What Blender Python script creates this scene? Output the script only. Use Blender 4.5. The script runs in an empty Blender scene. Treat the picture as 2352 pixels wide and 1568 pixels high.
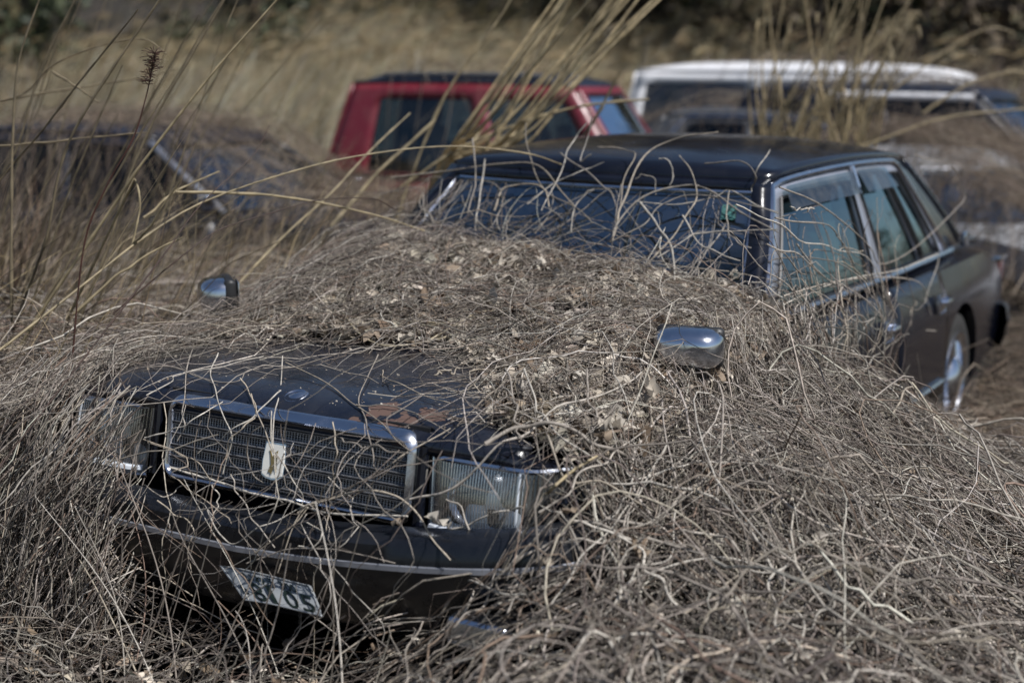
import bpy, bmesh, math, random
import numpy as np
from mathutils import Vector, Matrix

C = bpy.context.scene
COL = C.collection
rng = np.random.default_rng(7)
random.seed(7)
PI = math.pi

# ---------------------------------------------------------------- camera
CAM = np.array([-2.835, -2.41, 1.724])
YAW, PITCH, ROLL, FPX = 0.522, -0.182, 0.016, 3267.0      # FPX: focal length in 1/2352 of the picture width
f_ = np.array([math.cos(YAW) * math.cos(PITCH), math.sin(YAW) * math.cos(PITCH), math.sin(PITCH)])
s_ = np.cross(f_, [0, 0, 1]); s_ /= np.linalg.norm(s_); u_ = np.cross(s_, f_)
S_ = math.cos(ROLL) * s_ + math.sin(ROLL) * u_
U_ = -math.sin(ROLL) * s_ + math.cos(ROLL) * u_
cam = bpy.data.cameras.new('camera')
cam.sensor_width = 36.0
cam.lens = 36.0 * FPX / 2352.0
cam.clip_end = 1500
cam.dof.use_dof = True
cam.dof.focus_distance = 4.05
cam.dof.aperture_fstop = 1.55
cam.dof.aperture_blades = 9
cam_o = bpy.data.objects.new('camera', cam); COL.objects.link(cam_o)
cam_o.matrix_world = Matrix(((S_[0], U_[0], -f_[0], CAM[0]), (S_[1], U_[1], -f_[1], CAM[1]), (S_[2], U_[2], -f_[2], CAM[2]), (0, 0, 0, 1)))
C.camera = cam_o

# ---------------------------------------------------------------- light
SUN = np.array([-0.07, -0.56, 0.82]); SUN /= np.linalg.norm(SUN)
w = bpy.data.worlds.new('World'); C.world = w; w.use_nodes = True
nt = w.node_tree
bg = nt.nodes['Background']
sky = nt.nodes.new('ShaderNodeTexSky')
sky.sky_type = 'NISHITA'; sky.sun_disc = False
sky.sun_elevation = math.asin(SUN[2]); sky.sun_rotation = math.atan2(SUN[0], SUN[1])
sky.air_density = 1.0; sky.dust_density = 1.0
nt.links.new(sky.outputs[0], bg.inputs[0]); bg.inputs[1].default_value = 0.07
sl = bpy.data.lights.new('sun', 'SUN'); sl.energy = 5.0; sl.angle = math.radians(0.5); sl.color = (1.0, 0.98, 0.955)
so = bpy.data.objects.new('sun', sl); COL.objects.link(so)
so.rotation_euler = Vector(SUN).to_track_quat('Z', 'Y').to_euler()
C.view_settings.view_transform = 'Standard'; C.view_settings.look = 'None'
C.view_settings.gamma = 1.0; C.view_settings.use_curve_mapping = False
C.view_settings.exposure = 0.27
C.cycles.use_denoising = True
C.cycles.max_bounces = 8; C.cycles.transparent_max_bounces = 12
C.cycles.caustics_reflective = False; C.cycles.caustics_refractive = False
C.cycles.sample_clamp_indirect = 4.0

# ---------------------------------------------------------------- helpers
def ray(px, py):
    return f_ + S_ * ((px - 1176) / FPX) - U_ * ((py - 784) / FPX)
def at(px, py, depth):
    return CAM + ray(px, py) * depth
def on_plane(px, py, ax, v):
    d = ray(px, py); return CAM + d * ((v - CAM[ax]) / d[ax])

def tag(o, label=None, cat=None, group=None, kind=None):
    if label: o['label'] = label
    if cat: o['category'] = cat
    if group: o['group'] = group
    if kind: o['kind'] = kind
    return o
def empty(name, loc=(0, 0, 0), rz=0.0, parent=None):
    o = bpy.data.objects.new(name, None); COL.objects.link(o)
    o.location = loc; o.rotation_euler = (0, 0, rz); o.empty_display_size = 0.2
    if parent: o.parent = parent
    return o
def link_mesh(name, me, mat=None, parent=None, smooth=True):
    o = bpy.data.objects.new(name, me); COL.objects.link(o)
    if mat is not None:
        for m in (mat if isinstance(mat, (list, tuple)) else [mat]): me.materials.append(m)
    if smooth and len(me.polygons):
        me.polygons.foreach_set('use_smooth', np.ones(len(me.polygons), bool))
    if parent: o.parent = parent
    return o
def mesh_np(name, V, F, mat=None, parent=None, smooth=True, col=None, mi=None):
    V = np.asarray(V, np.float32).reshape(-1, 3); F = np.asarray(F, np.int32)
    k = F.shape[1]
    me = bpy.data.meshes.new(name)
    me.vertices.add(len(V)); me.vertices.foreach_set('co', V.ravel())
    me.loops.add(F.size); me.loops.foreach_set('vertex_index', F.ravel())
    me.polygons.add(len(F))
    me.polygons.foreach_set('loop_start', np.arange(0, F.size, k, dtype=np.int32))
    me.polygons.foreach_set('loop_total', np.full(len(F), k, np.int32))
    if mi is not None: me.polygons.foreach_set('material_index', np.asarray(mi, np.int32))
    if col is not None:
        a = me.color_attributes.new('col', 'FLOAT_COLOR', 'POINT')
        c4 = np.ones((len(V), 4), np.float32); c4[:, :3] = col
        a.data.foreach_set('color', c4.ravel())
    me.update(calc_edges=True); me.validate()
    return link_mesh(name, me, mat, parent, smooth)
class MB:
    """collects simple shapes into ONE mesh"""
    def __init__(s): s.b = bmesh.new()
    def box(s, c, size, bev=0.0, rot=None, seg=2):
        g = bmesh.ops.create_cube(s.b, size=1.0)
        vs = g['verts']
        bmesh.ops.scale(s.b, vec=size, verts=vs)
        if bev > 0:
            es = list({e for v in vs for e in v.link_edges})
            r = bmesh.ops.bevel(s.b, geom=es, offset=bev, segments=seg, affect='EDGES', profile=0.6)
            vs = list({v for f in r['faces'] for v in f.verts} | {v for v in vs if v.is_valid})
        if rot is not None: bmesh.ops.rotate(s.b, cent=(0, 0, 0), matrix=rot, verts=vs)
        bmesh.ops.translate(s.b, vec=c, verts=vs); return vs
    def tube(s, pts, r, n=8, cap=True):
        pts = [Vector(p) for p in pts]; rings = []
        rr = r if hasattr(r, '__len__') else [r] * len(pts)
        for i, p in enumerate(pts):
            t = (pts[min(i + 1, len(pts) - 1)] - pts[max(i - 1, 0)]).normalized()
            a = Vector((0, 0, 1)) if abs(t.z) < 0.9 else Vector((1, 0, 0))
            n1 = t.cross(a).normalized(); n2 = t.cross(n1)
            rings.append([s.b.verts.new(p + (n1 * math.cos(2 * PI * k / n) + n2 * math.sin(2 * PI * k / n)) * rr[i]) for k in range(n)])
        for A, B in zip(rings, rings[1:]):
            for k in range(n): s.b.faces.new((A[k], A[(k + 1) % n], B[(k + 1) % n], B[k]))
        if cap:
            s.b.faces.new(rings[0][::-1]); s.b.faces.new(rings[-1])
    def lathe(s, prof, c, axis='y', n=40, sgn=1):
        rings = []
        for (r, h) in prof:
            ring = []
            for k in range(n):
                a = 2 * PI * k / n
                p = {'y': (r * math.cos(a), h * sgn, r * math.sin(a)), 'z': (r * math.cos(a), r * math.sin(a), h), 'x': (h * sgn, r * math.cos(a), r * math.sin(a))}[axis]
                ring.append(s.b.verts.new((c[0] + p[0], c[1] + p[1], c[2] + p[2])))
            rings.append(ring)
        for A, B in zip(rings, rings[1:]):
            for k in range(n): s.b.faces.new((A[k], A[(k + 1) % n], B[(k + 1) % n], B[k]))
        s.b.faces.new(rings[-1])
    def prism(s, poly, h, M):
        a = [s.b.verts.new(M @ Vector((x, y, 0))) for x, y in poly]; b = [s.b.verts.new(M @ Vector((x, y, h))) for x, y in poly]
        s.b.faces.new(b); s.b.faces.new(a[::-1])
        for i in range(len(poly)): j = (i + 1) % len(poly); s.b.faces.new((a[i], a[j], b[j], b[i]))
    def build(s, name, mat, parent=None, smooth=True, angle=35):
        bmesh.ops.recalc_face_normals(s.b, faces=s.b.faces)
        me = bpy.data.meshes.new(name); s.b.to_mesh(me); s.b.free()
        o = link_mesh(name, me, mat, parent, smooth)
        if smooth and angle: me.set_sharp_from_angle(angle=math.radians(angle))
        return o
def solidify(o, t, off=-1):
    m = o.modifiers.new('thick', 'SOLIDIFY'); m.thickness = t; m.offset = off; return o
def refine(breaks, step):
    out = []
    for a, b in zip(breaks, breaks[1:]):
        n = max(1, int(math.ceil((b - a) / step - 1e-6)))
        out += [a + (b - a) * i / n for i in range(n)]
    return out + [breaks[-1]]
def patch(name, P, us, vs, mat, parent=None, skip=None, mi=None, flip=False):
    """sheet P(u, v) over the grid us x vs, leaving out the cells for which skip(u, v) is true"""
    V = [P(u, v) for v in vs for u in us]; n = len(us); F = []; MI = []
    for j in range(len(vs) - 1):
        for i in range(n - 1):
            uc, vc = (us[i] + us[i + 1]) / 2, (vs[j] + vs[j + 1]) / 2
            if skip and skip(uc, vc): continue
            q = (j * n + i, j * n + i + 1, (j + 1) * n + i + 1, (j + 1) * n + i)
            F.append(q[::-1] if flip else q); MI.append(mi(uc, vc) if mi else 0)
    used = sorted({i for f in F for i in f}); m = {a: b for b, a in enumerate(used)}
    return mesh_np(name, [V[i] for i in used], [[m[i] for i in f] for f in F], mat, parent, True, None, MI)
def copy_tree(o, parent=None):
    c = o.copy(); COL.objects.link(c)
    if parent: c.parent = parent
    for ch in list(o.children): copy_tree(ch, c)
    return c

# ---------------------------------------------------------------- materials
def mat(name):
    m = bpy.data.materials.new(name); m.use_nodes = True
    n = m.node_tree.nodes; b = n['Principled BSDF']
    return m, m.node_tree, n, b
def simple(name, col, rough=0.5, metal=0.0, coat=0.0, noise=0.0, scale=30, bump=0.0, dust=0.0):
    m, t, n, b = mat(name)
    b.inputs['Base Color'].default_value = (*col, 1); b.inputs['Roughness'].default_value = rough
    b.inputs['Metallic'].default_value = metal; b.inputs['Coat Weight'].default_value = coat
    b.inputs['Coat Roughness'].default_value = 0.08
    tc = n.new('ShaderNodeTexCoord'); nz = n.new('ShaderNodeTexNoise'); nz.inputs['Scale'].default_value = scale; nz.inputs['Detail'].default_value = 6
    t.links.new(tc.outputs['Object'], nz.inputs['Vector'])
    if noise > 0:
        mr = n.new('ShaderNodeMapRange'); mr.inputs[1].default_value = 0.3; mr.inputs[2].default_value = 0.7; mr.inputs[3].default_value = 1 - noise; mr.inputs[4].default_value = 1 + noise
        mx = n.new('ShaderNodeVectorMath'); mx.operation = 'SCALE'; mx.inputs[0].default_value = col
        t.links.new(nz.outputs[0], mr.inputs[0]); t.links.new(mr.outputs[0], mx.inputs['Scale']); t.links.new(mx.outputs[0], b.inputs['Base Color'])
    if dust > 0:
        nz2 = n.new('ShaderNodeTexNoise'); nz2.inputs['Scale'].default_value = 9; nz2.inputs['Detail'].default_value = 8; nz2.inputs['Roughness'].default_value = 0.7
        t.links.new(tc.outputs['Object'], nz2.inputs['Vector'])
        mr = n.new('ShaderNodeMapRange'); mr.inputs[1].default_value = 0.4; mr.inputs[2].default_value = 0.75; mr.inputs[3].default_value = rough; mr.inputs[4].default_value = min(1, rough + dust)
        t.links.new(nz2.outputs[0], mr.inputs[0]); t.links.new(mr.outputs[0], b.inputs['Roughness'])
    if bump > 0:
        bp = n.new('ShaderNodeBump'); bp.inputs['Strength'].default_value = bump; bp.inputs['Distance'].default_value = 0.01
        t.links.new(nz.outputs[0], bp.inputs['Height']); t.links.new(bp.outputs[0], b.inputs['Normal'])
    return m
def paint(name, col, rust=None, dustcol=(0.13, 0.128, 0.13), dust=0.25, rough=0.16):
    """old gloss paint: dust film with its own blotches, optional rust patches round given points"""
    m, t, n, b = mat(name); L = t.links.new
    tc = n.new('ShaderNodeTexCoord')
    nz = n.new('ShaderNodeTexNoise'); nz.inputs['Scale'].default_value = 7; nz.inputs['Detail'].default_value = 9; nz.inputs['Roughness'].default_value = 0.72
    L(tc.outputs['Object'], nz.inputs['Vector'])
    fine = n.new('ShaderNodeTexNoise'); fine.inputs['Scale'].default_value = 140; fine.inputs['Detail'].default_value = 3
    L(tc.outputs['Object'], fine.inputs['Vector'])
    mr = n.new('ShaderNodeMapRange'); mr.inputs[1].default_value = 0.42; mr.inputs[2].default_value = 0.78; mr.inputs[3].default_value = 0.0; mr.inputs[4].default_value = dust
    L(nz.outputs[0], mr.inputs[0])
    mf = n.new('ShaderNodeMath'); mf.operation = 'MULTIPLY'; L(mr.outputs[0], mf.inputs[0]); L(fine.outputs[0], mf.inputs[1])
    mix = n.new('ShaderNodeMix'); mix.data_type = 'RGBA'; mix.inputs[6].default_value = (*col, 1); mix.inputs[7].default_value = (*dustcol, 1)
    L(mf.outputs[0], mix.inputs[0])
    out = mix.outputs[2]
    rr = n.new('ShaderNodeMapRange'); rr.inputs[1].default_value = 0.3; rr.inputs[2].default_value = 0.8; rr.inputs[3].default_value = rough; rr.inputs[4].default_value = rough + 0.28
    L(nz.outputs[0], rr.inputs[0]); rout = rr.outputs[0]
    b.inputs['Coat Weight'].default_value = 0.15; b.inputs['Coat Roughness'].default_value = 0.06; b.inputs['Specular IOR Level'].default_value = 0.5
    if rust:
        acc = None
        for (p, r) in rust:
            d = n.new('ShaderNodeVectorMath'); d.operation = 'DISTANCE'; d.inputs[1].default_value = p
            L(tc.outputs['Object'], d.inputs[0])
            k = n.new('ShaderNodeMath'); k.operation = 'DIVIDE'; k.inputs[1].default_value = r; L(d.outputs['Value'], k.inputs[0])
            if acc is None: acc = k.outputs[0]
            else:
                mn = n.new('ShaderNodeMath'); mn.operation = 'MINIMUM'; L(acc, mn.inputs[0]); L(k.outputs[0], mn.inputs[1]); acc = mn.outputs[0]
        rz = n.new('ShaderNodeTexNoise'); rz.inputs['Scale'].default_value = 22; rz.inputs['Detail'].default_value = 5; L(tc.outputs['Object'], rz.inputs['Vector'])
        k2 = n.new('ShaderNodeMath'); k2.operation = 'MULTIPLY_ADD'; k2.inputs[1].default_value = 2.6; L(rz.outputs[0], k2.inputs[0])
        neg = n.new('ShaderNodeMath'); neg.operation = 'MULTIPLY'; neg.inputs[1].default_value = -1; L(acc, neg.inputs[0]); L(neg.outputs[0], k2.inputs[2])
        st = n.new('ShaderNodeMapRange'); st.inputs[1].default_value = 0.56; st.inputs[2].default_value = 0.62; L(k2.outputs[0], st.inputs[0])
        mx = n.new('ShaderNodeMix'); mx.data_type = 'RGBA'; L(st.outputs[0], mx.inputs[0]); L(out, mx.inputs[6]); mx.inputs[7].default_value = (0.085, 0.050, 0.040, 1)
        out = mx.outputs[2]
        mr2 = n.new('ShaderNodeMix'); L(st.outputs[0], mr2.inputs[0]); L(rout, mr2.inputs[2]); mr2.inputs[3].default_value = 0.9; rout = mr2.outputs[0]
        inv = n.new('ShaderNodeMath'); inv.operation = 'SUBTRACT'; inv.inputs[0].default_value = 0.5; inv.use_clamp = True; L(st.outputs[0], inv.inputs[1]); L(inv.outputs[0], b.inputs['Coat Weight'])
    L(out, b.inputs['Base Color']); L(rout, b.inputs['Roughness'])
    return m
def glass(name, tint=(0.45, 0.55, 0.54), dust=0.10, refl=1.0, sheen=(0.60, 0.76, 0.90)):
    m = bpy.data.materials.new(name); m.use_nodes = True; t = m.node_tree; n = t.nodes; n.clear(); L = t.links.new
    out = n.new('ShaderNodeOutputMaterial'); tr = n.new('ShaderNodeBsdfTransparent'); tr.inputs[0].default_value = (*tint, 1)
    gl = n.new('ShaderNodeBsdfGlossy'); gl.inputs[0].default_value = (*sheen, 1); gl.inputs['Roughness'].default_value = 0.03
    fr = n.new('ShaderNodeFresnel'); fr.inputs[0].default_value = 1.52
    mu = n.new('ShaderNodeMath'); mu.operation = 'MULTIPLY_ADD'; mu.inputs[1].default_value = 1.25 * refl; mu.inputs[2].default_value = 0.02; mu.use_clamp = True
    L(fr.outputs[0], mu.inputs[0])
    mx = n.new('ShaderNodeMixShader'); L(mu.outputs[0], mx.inputs[0]); L(tr.outputs[0], mx.inputs[1]); L(gl.outputs[0], mx.inputs[2])
    df = n.new('ShaderNodeBsdfDiffuse'); df.inputs[0].default_value = (0.30, 0.29, 0.27, 1)
    tc = n.new('ShaderNodeTexCoord'); nz = n.new('ShaderNodeTexNoise'); nz.inputs['Scale'].default_value = 6; nz.inputs['Detail'].default_value = 9; nz.inputs['Roughness'].default_value = 0.7
    L(tc.outputs['Object'], nz.inputs['Vector'])
    mr = n.new('ShaderNodeMapRange'); mr.inputs[1].default_value = 0.38; mr.inputs[2].default_value = 0.8; mr.inputs[4].default_value = dust * 2
    L(nz.outputs[0], mr.inputs[0])
    m2 = n.new('ShaderNodeMixShader'); L(mr.outputs[0], m2.inputs[0]); L(mx.outputs[0], m2.inputs[1]); L(df.outputs[0], m2.inputs[2])
    L(m2.outputs[0], out.inputs[0])
    return m
def fibre(name, rough=0.75, spec=0.3, grain=60.0, trans=0.0):
    """plant matter: colour from the per-stem 'col' attribute with a fine mottling"""
    m, t, n, b = mat(name); L = t.links.new
    a = n.new('ShaderNodeVertexColor'); a.layer_name = 'col'
    tc = n.new('ShaderNodeTexCoord'); nz = n.new('ShaderNodeTexNoise'); nz.inputs['Scale'].default_value = grain; nz.inputs['Detail'].default_value = 4
    L(tc.outputs['Object'], nz.inputs['Vector'])
    mr = n.new('ShaderNodeMapRange'); mr.inputs[1].default_value = 0.3; mr.inputs[2].default_value = 0.7; mr.inputs[3].default_value = 0.62; mr.inputs[4].default_value = 1.25
    L(nz.outputs[0], mr.inputs[0])
    v = n.new('ShaderNodeVectorMath'); v.operation = 'SCALE'; L(a.outputs[0], v.inputs[0]); L(mr.outputs[0], v.inputs['Scale'])
    L(v.outputs[0], b.inputs['Base Color'])
    b.inputs['Roughness'].default_value = rough; b.inputs['Specular IOR Level'].default_value = spec
    if trans:
        tl_ = n.new('ShaderNodeBsdfTranslucent'); L(v.outputs[0], tl_.inputs[0]); mx = n.new('ShaderNodeMixShader'); mx.inputs[0].default_value = trans
        L(b.outputs[0], mx.inputs[1]); L(tl_.outputs[0], mx.inputs[2]); L(mx.outputs[0], n['Material Output'].inputs[0])
    return m

RUST = [((0.17, -0.29, 0.86), 0.060), ((0.12, -0.37, 0.84), 0.075), ((0.20, -0.43, 0.865), 0.055), ((0.11, -0.24, 0.835), 0.035)]
M = {}
M['paint'] = paint('black_paint', (0.004, 0.005, 0.010), None, dust=0.05, rough=0.08)
M['hood'] = paint('bonnet_paint', (0.006, 0.0075, 0.014), RUST, dust=0.24, rough=0.16)
M['chrome'] = simple('chrome', (0.62, 0.65, 0.72), 0.10, 1.0, dust=0.28)
M['satin'] = simple('satin_trim', (0.42, 0.44, 0.50), 0.42, 0.75, noise=0.1, scale=12)
M['black'] = simple('black_rubber', (0.012, 0.012, 0.013), 0.5, noise=0.25)
M['tyre'] = simple('tyre_rubber', (0.018, 0.017, 0.016), 0.8, noise=0.3)
M['bumper'] = paint('bumper_paint', (0.005, 0.006, 0.009), None, dust=0.10, rough=0.18)
M['mesh'] = simple('grille_metal', (0.34, 0.35, 0.38), 0.36, 0.8, noise=0.25, scale=60)
M['darkmetal'] = simple('dark_metal', (0.03, 0.03, 0.034), 0.5, 0.4, noise=0.2)
M['glass'] = glass('car_glass', (0.26, 0.35, 0.36), 0.04, 1.7, (0.50, 0.70, 0.88))
M['darkglass'] = glass('tinted_glass', (0.08, 0.10, 0.13), 0.02, 0.4)
M['blueglass'] = glass('blue_glass', (0.30, 0.38, 0.46), 0.03, 0.9)
M['purpleglass'] = glass('purple_glass', (0.16, 0.10, 0.18), 0.12, 1.0)
M['wsglass'] = glass('windscreen_glass', (0.18, 0.25, 0.25), 0.02, 0.28)
M['lens'] = glass('lamp_lens', (0.93, 0.95, 0.95), 0.16, 1.8, (0.95, 0.96, 0.98))
M['visor'] = glass('visor_plastic', (0.42, 0.52, 0.52), 0.12)
M['reflector'] = simple('lamp_reflector', (0.82, 0.87, 0.94), 0.38, 0.45, noise=0.1, scale=20)
M['ivory'] = simple('ivory_enamel', (0.80, 0.78, 0.72), 0.25, 0, 0.5, noise=0.05)
M['gold'] = simple('gold_relief', (0.42, 0.31, 0.14), 0.4, 0.8, noise=0.2, scale=200)
M['plate'] = simple('plate_white', (0.27, 0.285, 0.30), 0.35, 0.3, noise=0.12, scale=25)
M['ink'] = simple('plate_ink', (0.006, 0.012, 0.010), 0.4)
M['seat'] = simple('seat_cloth', (0.26, 0.31, 0.29), 0.9, noise=0.15, scale=40, bump=0.2)
M['interior'] = simple('interior_dark', (0.03, 0.032, 0.035), 0.7, noise=0.2)
M['curtain'] = simple('lace_curtain', (0.42, 0.50, 0.47), 0.9, noise=0.15, scale=80)
M['teal'] = simple('teal_sticker', (0.02, 0.085, 0.08), 0.5, noise=0.6, scale=60)
M['red'] = paint('red_paint', (0.13, 0.010, 0.020), None, (0.22, 0.15, 0.13), 0.3, 0.3)
M['white'] = paint('white_paint', (0.66, 0.66, 0.68), None, (0.40, 0.36, 0.31), 0.4, 0.3)
M['silver'] = paint('silver_paint', (0.44, 0.45, 0.48), None, (0.30, 0.27, 0.23), 0.5, 0.3)
M['navy'] = paint('navy_paint', (0.010, 0.013, 0.024), None, (0.16, 0.14, 0.12), 0.12, 0.2)
M['grey'] = paint('grey_paint', (0.05, 0.055, 0.065), None, (0.16, 0.14, 0.12), 0.4, 0.25)
M['amber'] = simple('amber_lens', (0.55, 0.33, 0.05), 0.2)
M['redlens'] = simple('red_lens', (0.05, 0.006, 0.006), 0.15)
M['vine'] = fibre('dead_vine', 0.6, 0.4)
M['leaf'] = fibre('dead_leaf', 0.85, 0.2, 35, 0.2)
M['straw'] = fibre('dry_straw', 0.5, 0.5, 25, 0.42)
M['crown'] = fibre('tree_leaf', 0.6, 0.3, 3)

# earth under the vines
def soil():
    m, t, n, b = mat('litter_soil'); L = t.links.new
    tc = n.new('ShaderNodeTexCoord')
    a = n.new('ShaderNodeTexNoise'); a.inputs['Scale'].default_value = 1.1; a.inputs['Detail'].default_value = 10; a.inputs['Roughness'].default_value = 0.75
    c = n.new('ShaderNodeTexVoronoi'); c.inputs['Scale'].default_value = 38
    L(tc.outputs['Object'], a.inputs['Vector']); L(tc.outputs['Object'], c.inputs['Vector'])
    r = n.new('ShaderNodeValToRGB'); e = r.color_ramp.elements
    e[0].position = 0.3; e[0].color = (0.020, 0.016, 0.012, 1); e[1].position = 0.8; e[1].color = (0.085, 0.068, 0.052, 1)
    L(a.outputs[0], r.inputs[0])
    mx = n.new('ShaderNodeMix'); mx.data_type = 'RGBA'; mx.blend_type = 'MULTIPLY'; mx.inputs[0].default_value = 0.6
    L(r.outputs[0], mx.inputs[6]); L(c.outputs['Color'], mx.inputs[7]); 
    hs = n.new('ShaderNodeHueSaturation'); hs.inputs['Saturation'].default_value = 0.45; hs.inputs['Value'].default_value = 1.2; L(mx.outputs[2], hs.inputs['Color'])
    dt = n.new('ShaderNodeVectorMath'); dt.operation = 'DOT_PRODUCT'; dt.inputs[1].default_value = (math.cos(YAW), math.sin(YAW), 0); L(tc.outputs['Object'], dt.inputs[0])
    ms = n.new('ShaderNodeMapRange'); ms.inputs[1].default_value = 10.5; ms.inputs[2].default_value = 14.0; L(dt.outputs['Value'], ms.inputs[0])
    th = n.new('ShaderNodeValToRGB'); q = th.color_ramp.elements; q[0].position = 0.3; q[0].color = (0.16, 0.13, 0.085, 1); q[1].position = 0.7; q[1].color = (0.38, 0.33, 0.23, 1); L(a.outputs[0], th.inputs[0])
    d2 = n.new('ShaderNodeVectorMath'); d2.operation = 'DOT_PRODUCT'; d2.inputs[1].default_value = (-math.sin(YAW), math.cos(YAW), 0); L(tc.outputs['Object'], d2.inputs[0])
    mq = n.new('ShaderNodeMapRange'); mq.inputs[1].default_value = -8.0; mq.inputs[2].default_value = -5.0; L(d2.outputs['Value'], mq.inputs[0])
    mm0 = n.new('ShaderNodeMath'); mm0.operation = 'MULTIPLY'; L(ms.outputs[0], mm0.inputs[0]); L(mq.outputs[0], mm0.inputs[1])
    me_ = n.new('ShaderNodeMapRange'); me_.inputs[1].default_value = 25.0; me_.inputs[2].default_value = 21.0; L(dt.outputs['Value'], me_.inputs[0])
    mm = n.new('ShaderNodeMath'); mm.operation = 'MULTIPLY'; L(mm0.outputs[0], mm.inputs[0]); L(me_.outputs[0], mm.inputs[1])
    m3 = n.new('ShaderNodeMix'); m3.data_type = 'RGBA'; L(mm.outputs[0], m3.inputs[0]); L(hs.outputs[0], m3.inputs[6]); L(th.outputs[0], m3.inputs[7])
    L(m3.outputs[2], b.inputs['Base Color']); b.inputs['Roughness'].default_value = 1.0; b.inputs['Specular IOR Level'].default_value = 0.1
    bp = n.new('ShaderNodeBump'); bp.inputs['Strength'].default_value = 0.9; bp.inputs['Distance'].default_value = 0.03
    L(c.outputs['Distance'], bp.inputs['Height']); L(bp.outputs[0], b.inputs['Normal'])
    return m
M['soil'] = soil()
# ================================================================ the car shapes (front at x = 0, driving towards -x, car-left at -y)
def sstep(a, b, x):
    t = np.clip((np.asarray(x, float) - a) / (b - a), 0, 1); return t * t * (3 - 2 * t)
def hood_z(x, y):
    x = np.asarray(x, float); y = np.asarray(y, float)
    z = 0.822 + 0.042 * (1 - np.exp(-np.clip(x - 0.10, 0, 9) / 0.05)) + 0.075 * np.clip((x - 0.10) / 1.35, 0, 1.3)
    return z - 0.022 * (y / 0.75) ** 2 - 0.022 * np.abs(y / 0.78) ** 6
SED = dict(zb=0.945, zt=1.372, zc=1.472, xfb=1.60, xft=2.03, xrb=4.45, xrt=3.80, wb=0.805, wt=0.665, bf=0.17, bft=0.12, br=0.10, side=0.028, arch=0.042)

def cab(p):
    """surface functions of a cabin: front, rear, side(sign) and roof"""
    lz = lambda v: p['zb'] + (p['zt'] - p['zb']) * v
    wd = lambda v: p['wb'] + (p['wt'] - p['wb']) * (v ** 1.25)
    xf = lambda v: p['xfb'] + (p['xft'] - p['xfb']) * v
    xr = lambda v: p['xrb'] + (p['xrt'] - p['xrb']) * (v ** 1.1)
    bf = lambda v: p['bf'] + (p['bft'] - p['bf']) * v
    def front(u, v): return (xf(v) - bf(v) * (1 - u * u), u * wd(v), lz(v))
    def rear(u, v): return (xr(v) + p['br'] * (1 - u * u), u * wd(v), lz(v))
    def side(sg):
        def P(u, v):
            b = math.sin(PI * u)
            return (xf(v) + (xr(v) - xf(v)) * u, sg * (wd(v) + p['side'] * b), lz(v) + p['arch'] * b ** 0.6 * v ** 2)
        return P
    def roof(u, v):
        b = math.sin(PI * v)
        x0 = p['xft'] - p['bft'] * (1 - u * u); x1 = p['xrt'] + p['br'] * (1 - u * u)
        ze = p['zt'] + p['arch'] * b ** 0.6
        e = (1 - abs(u) ** 3.2) * (1 - abs(2 * v - 1) ** 4.5)
        return (x0 + (x1 - x0) * v, u * (p['wt'] + p['side'] * b), ze + (p['zc'] - p['zt'] - p['arch']) * e + 0.0)
    return front, rear, side, roof, wd

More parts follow.
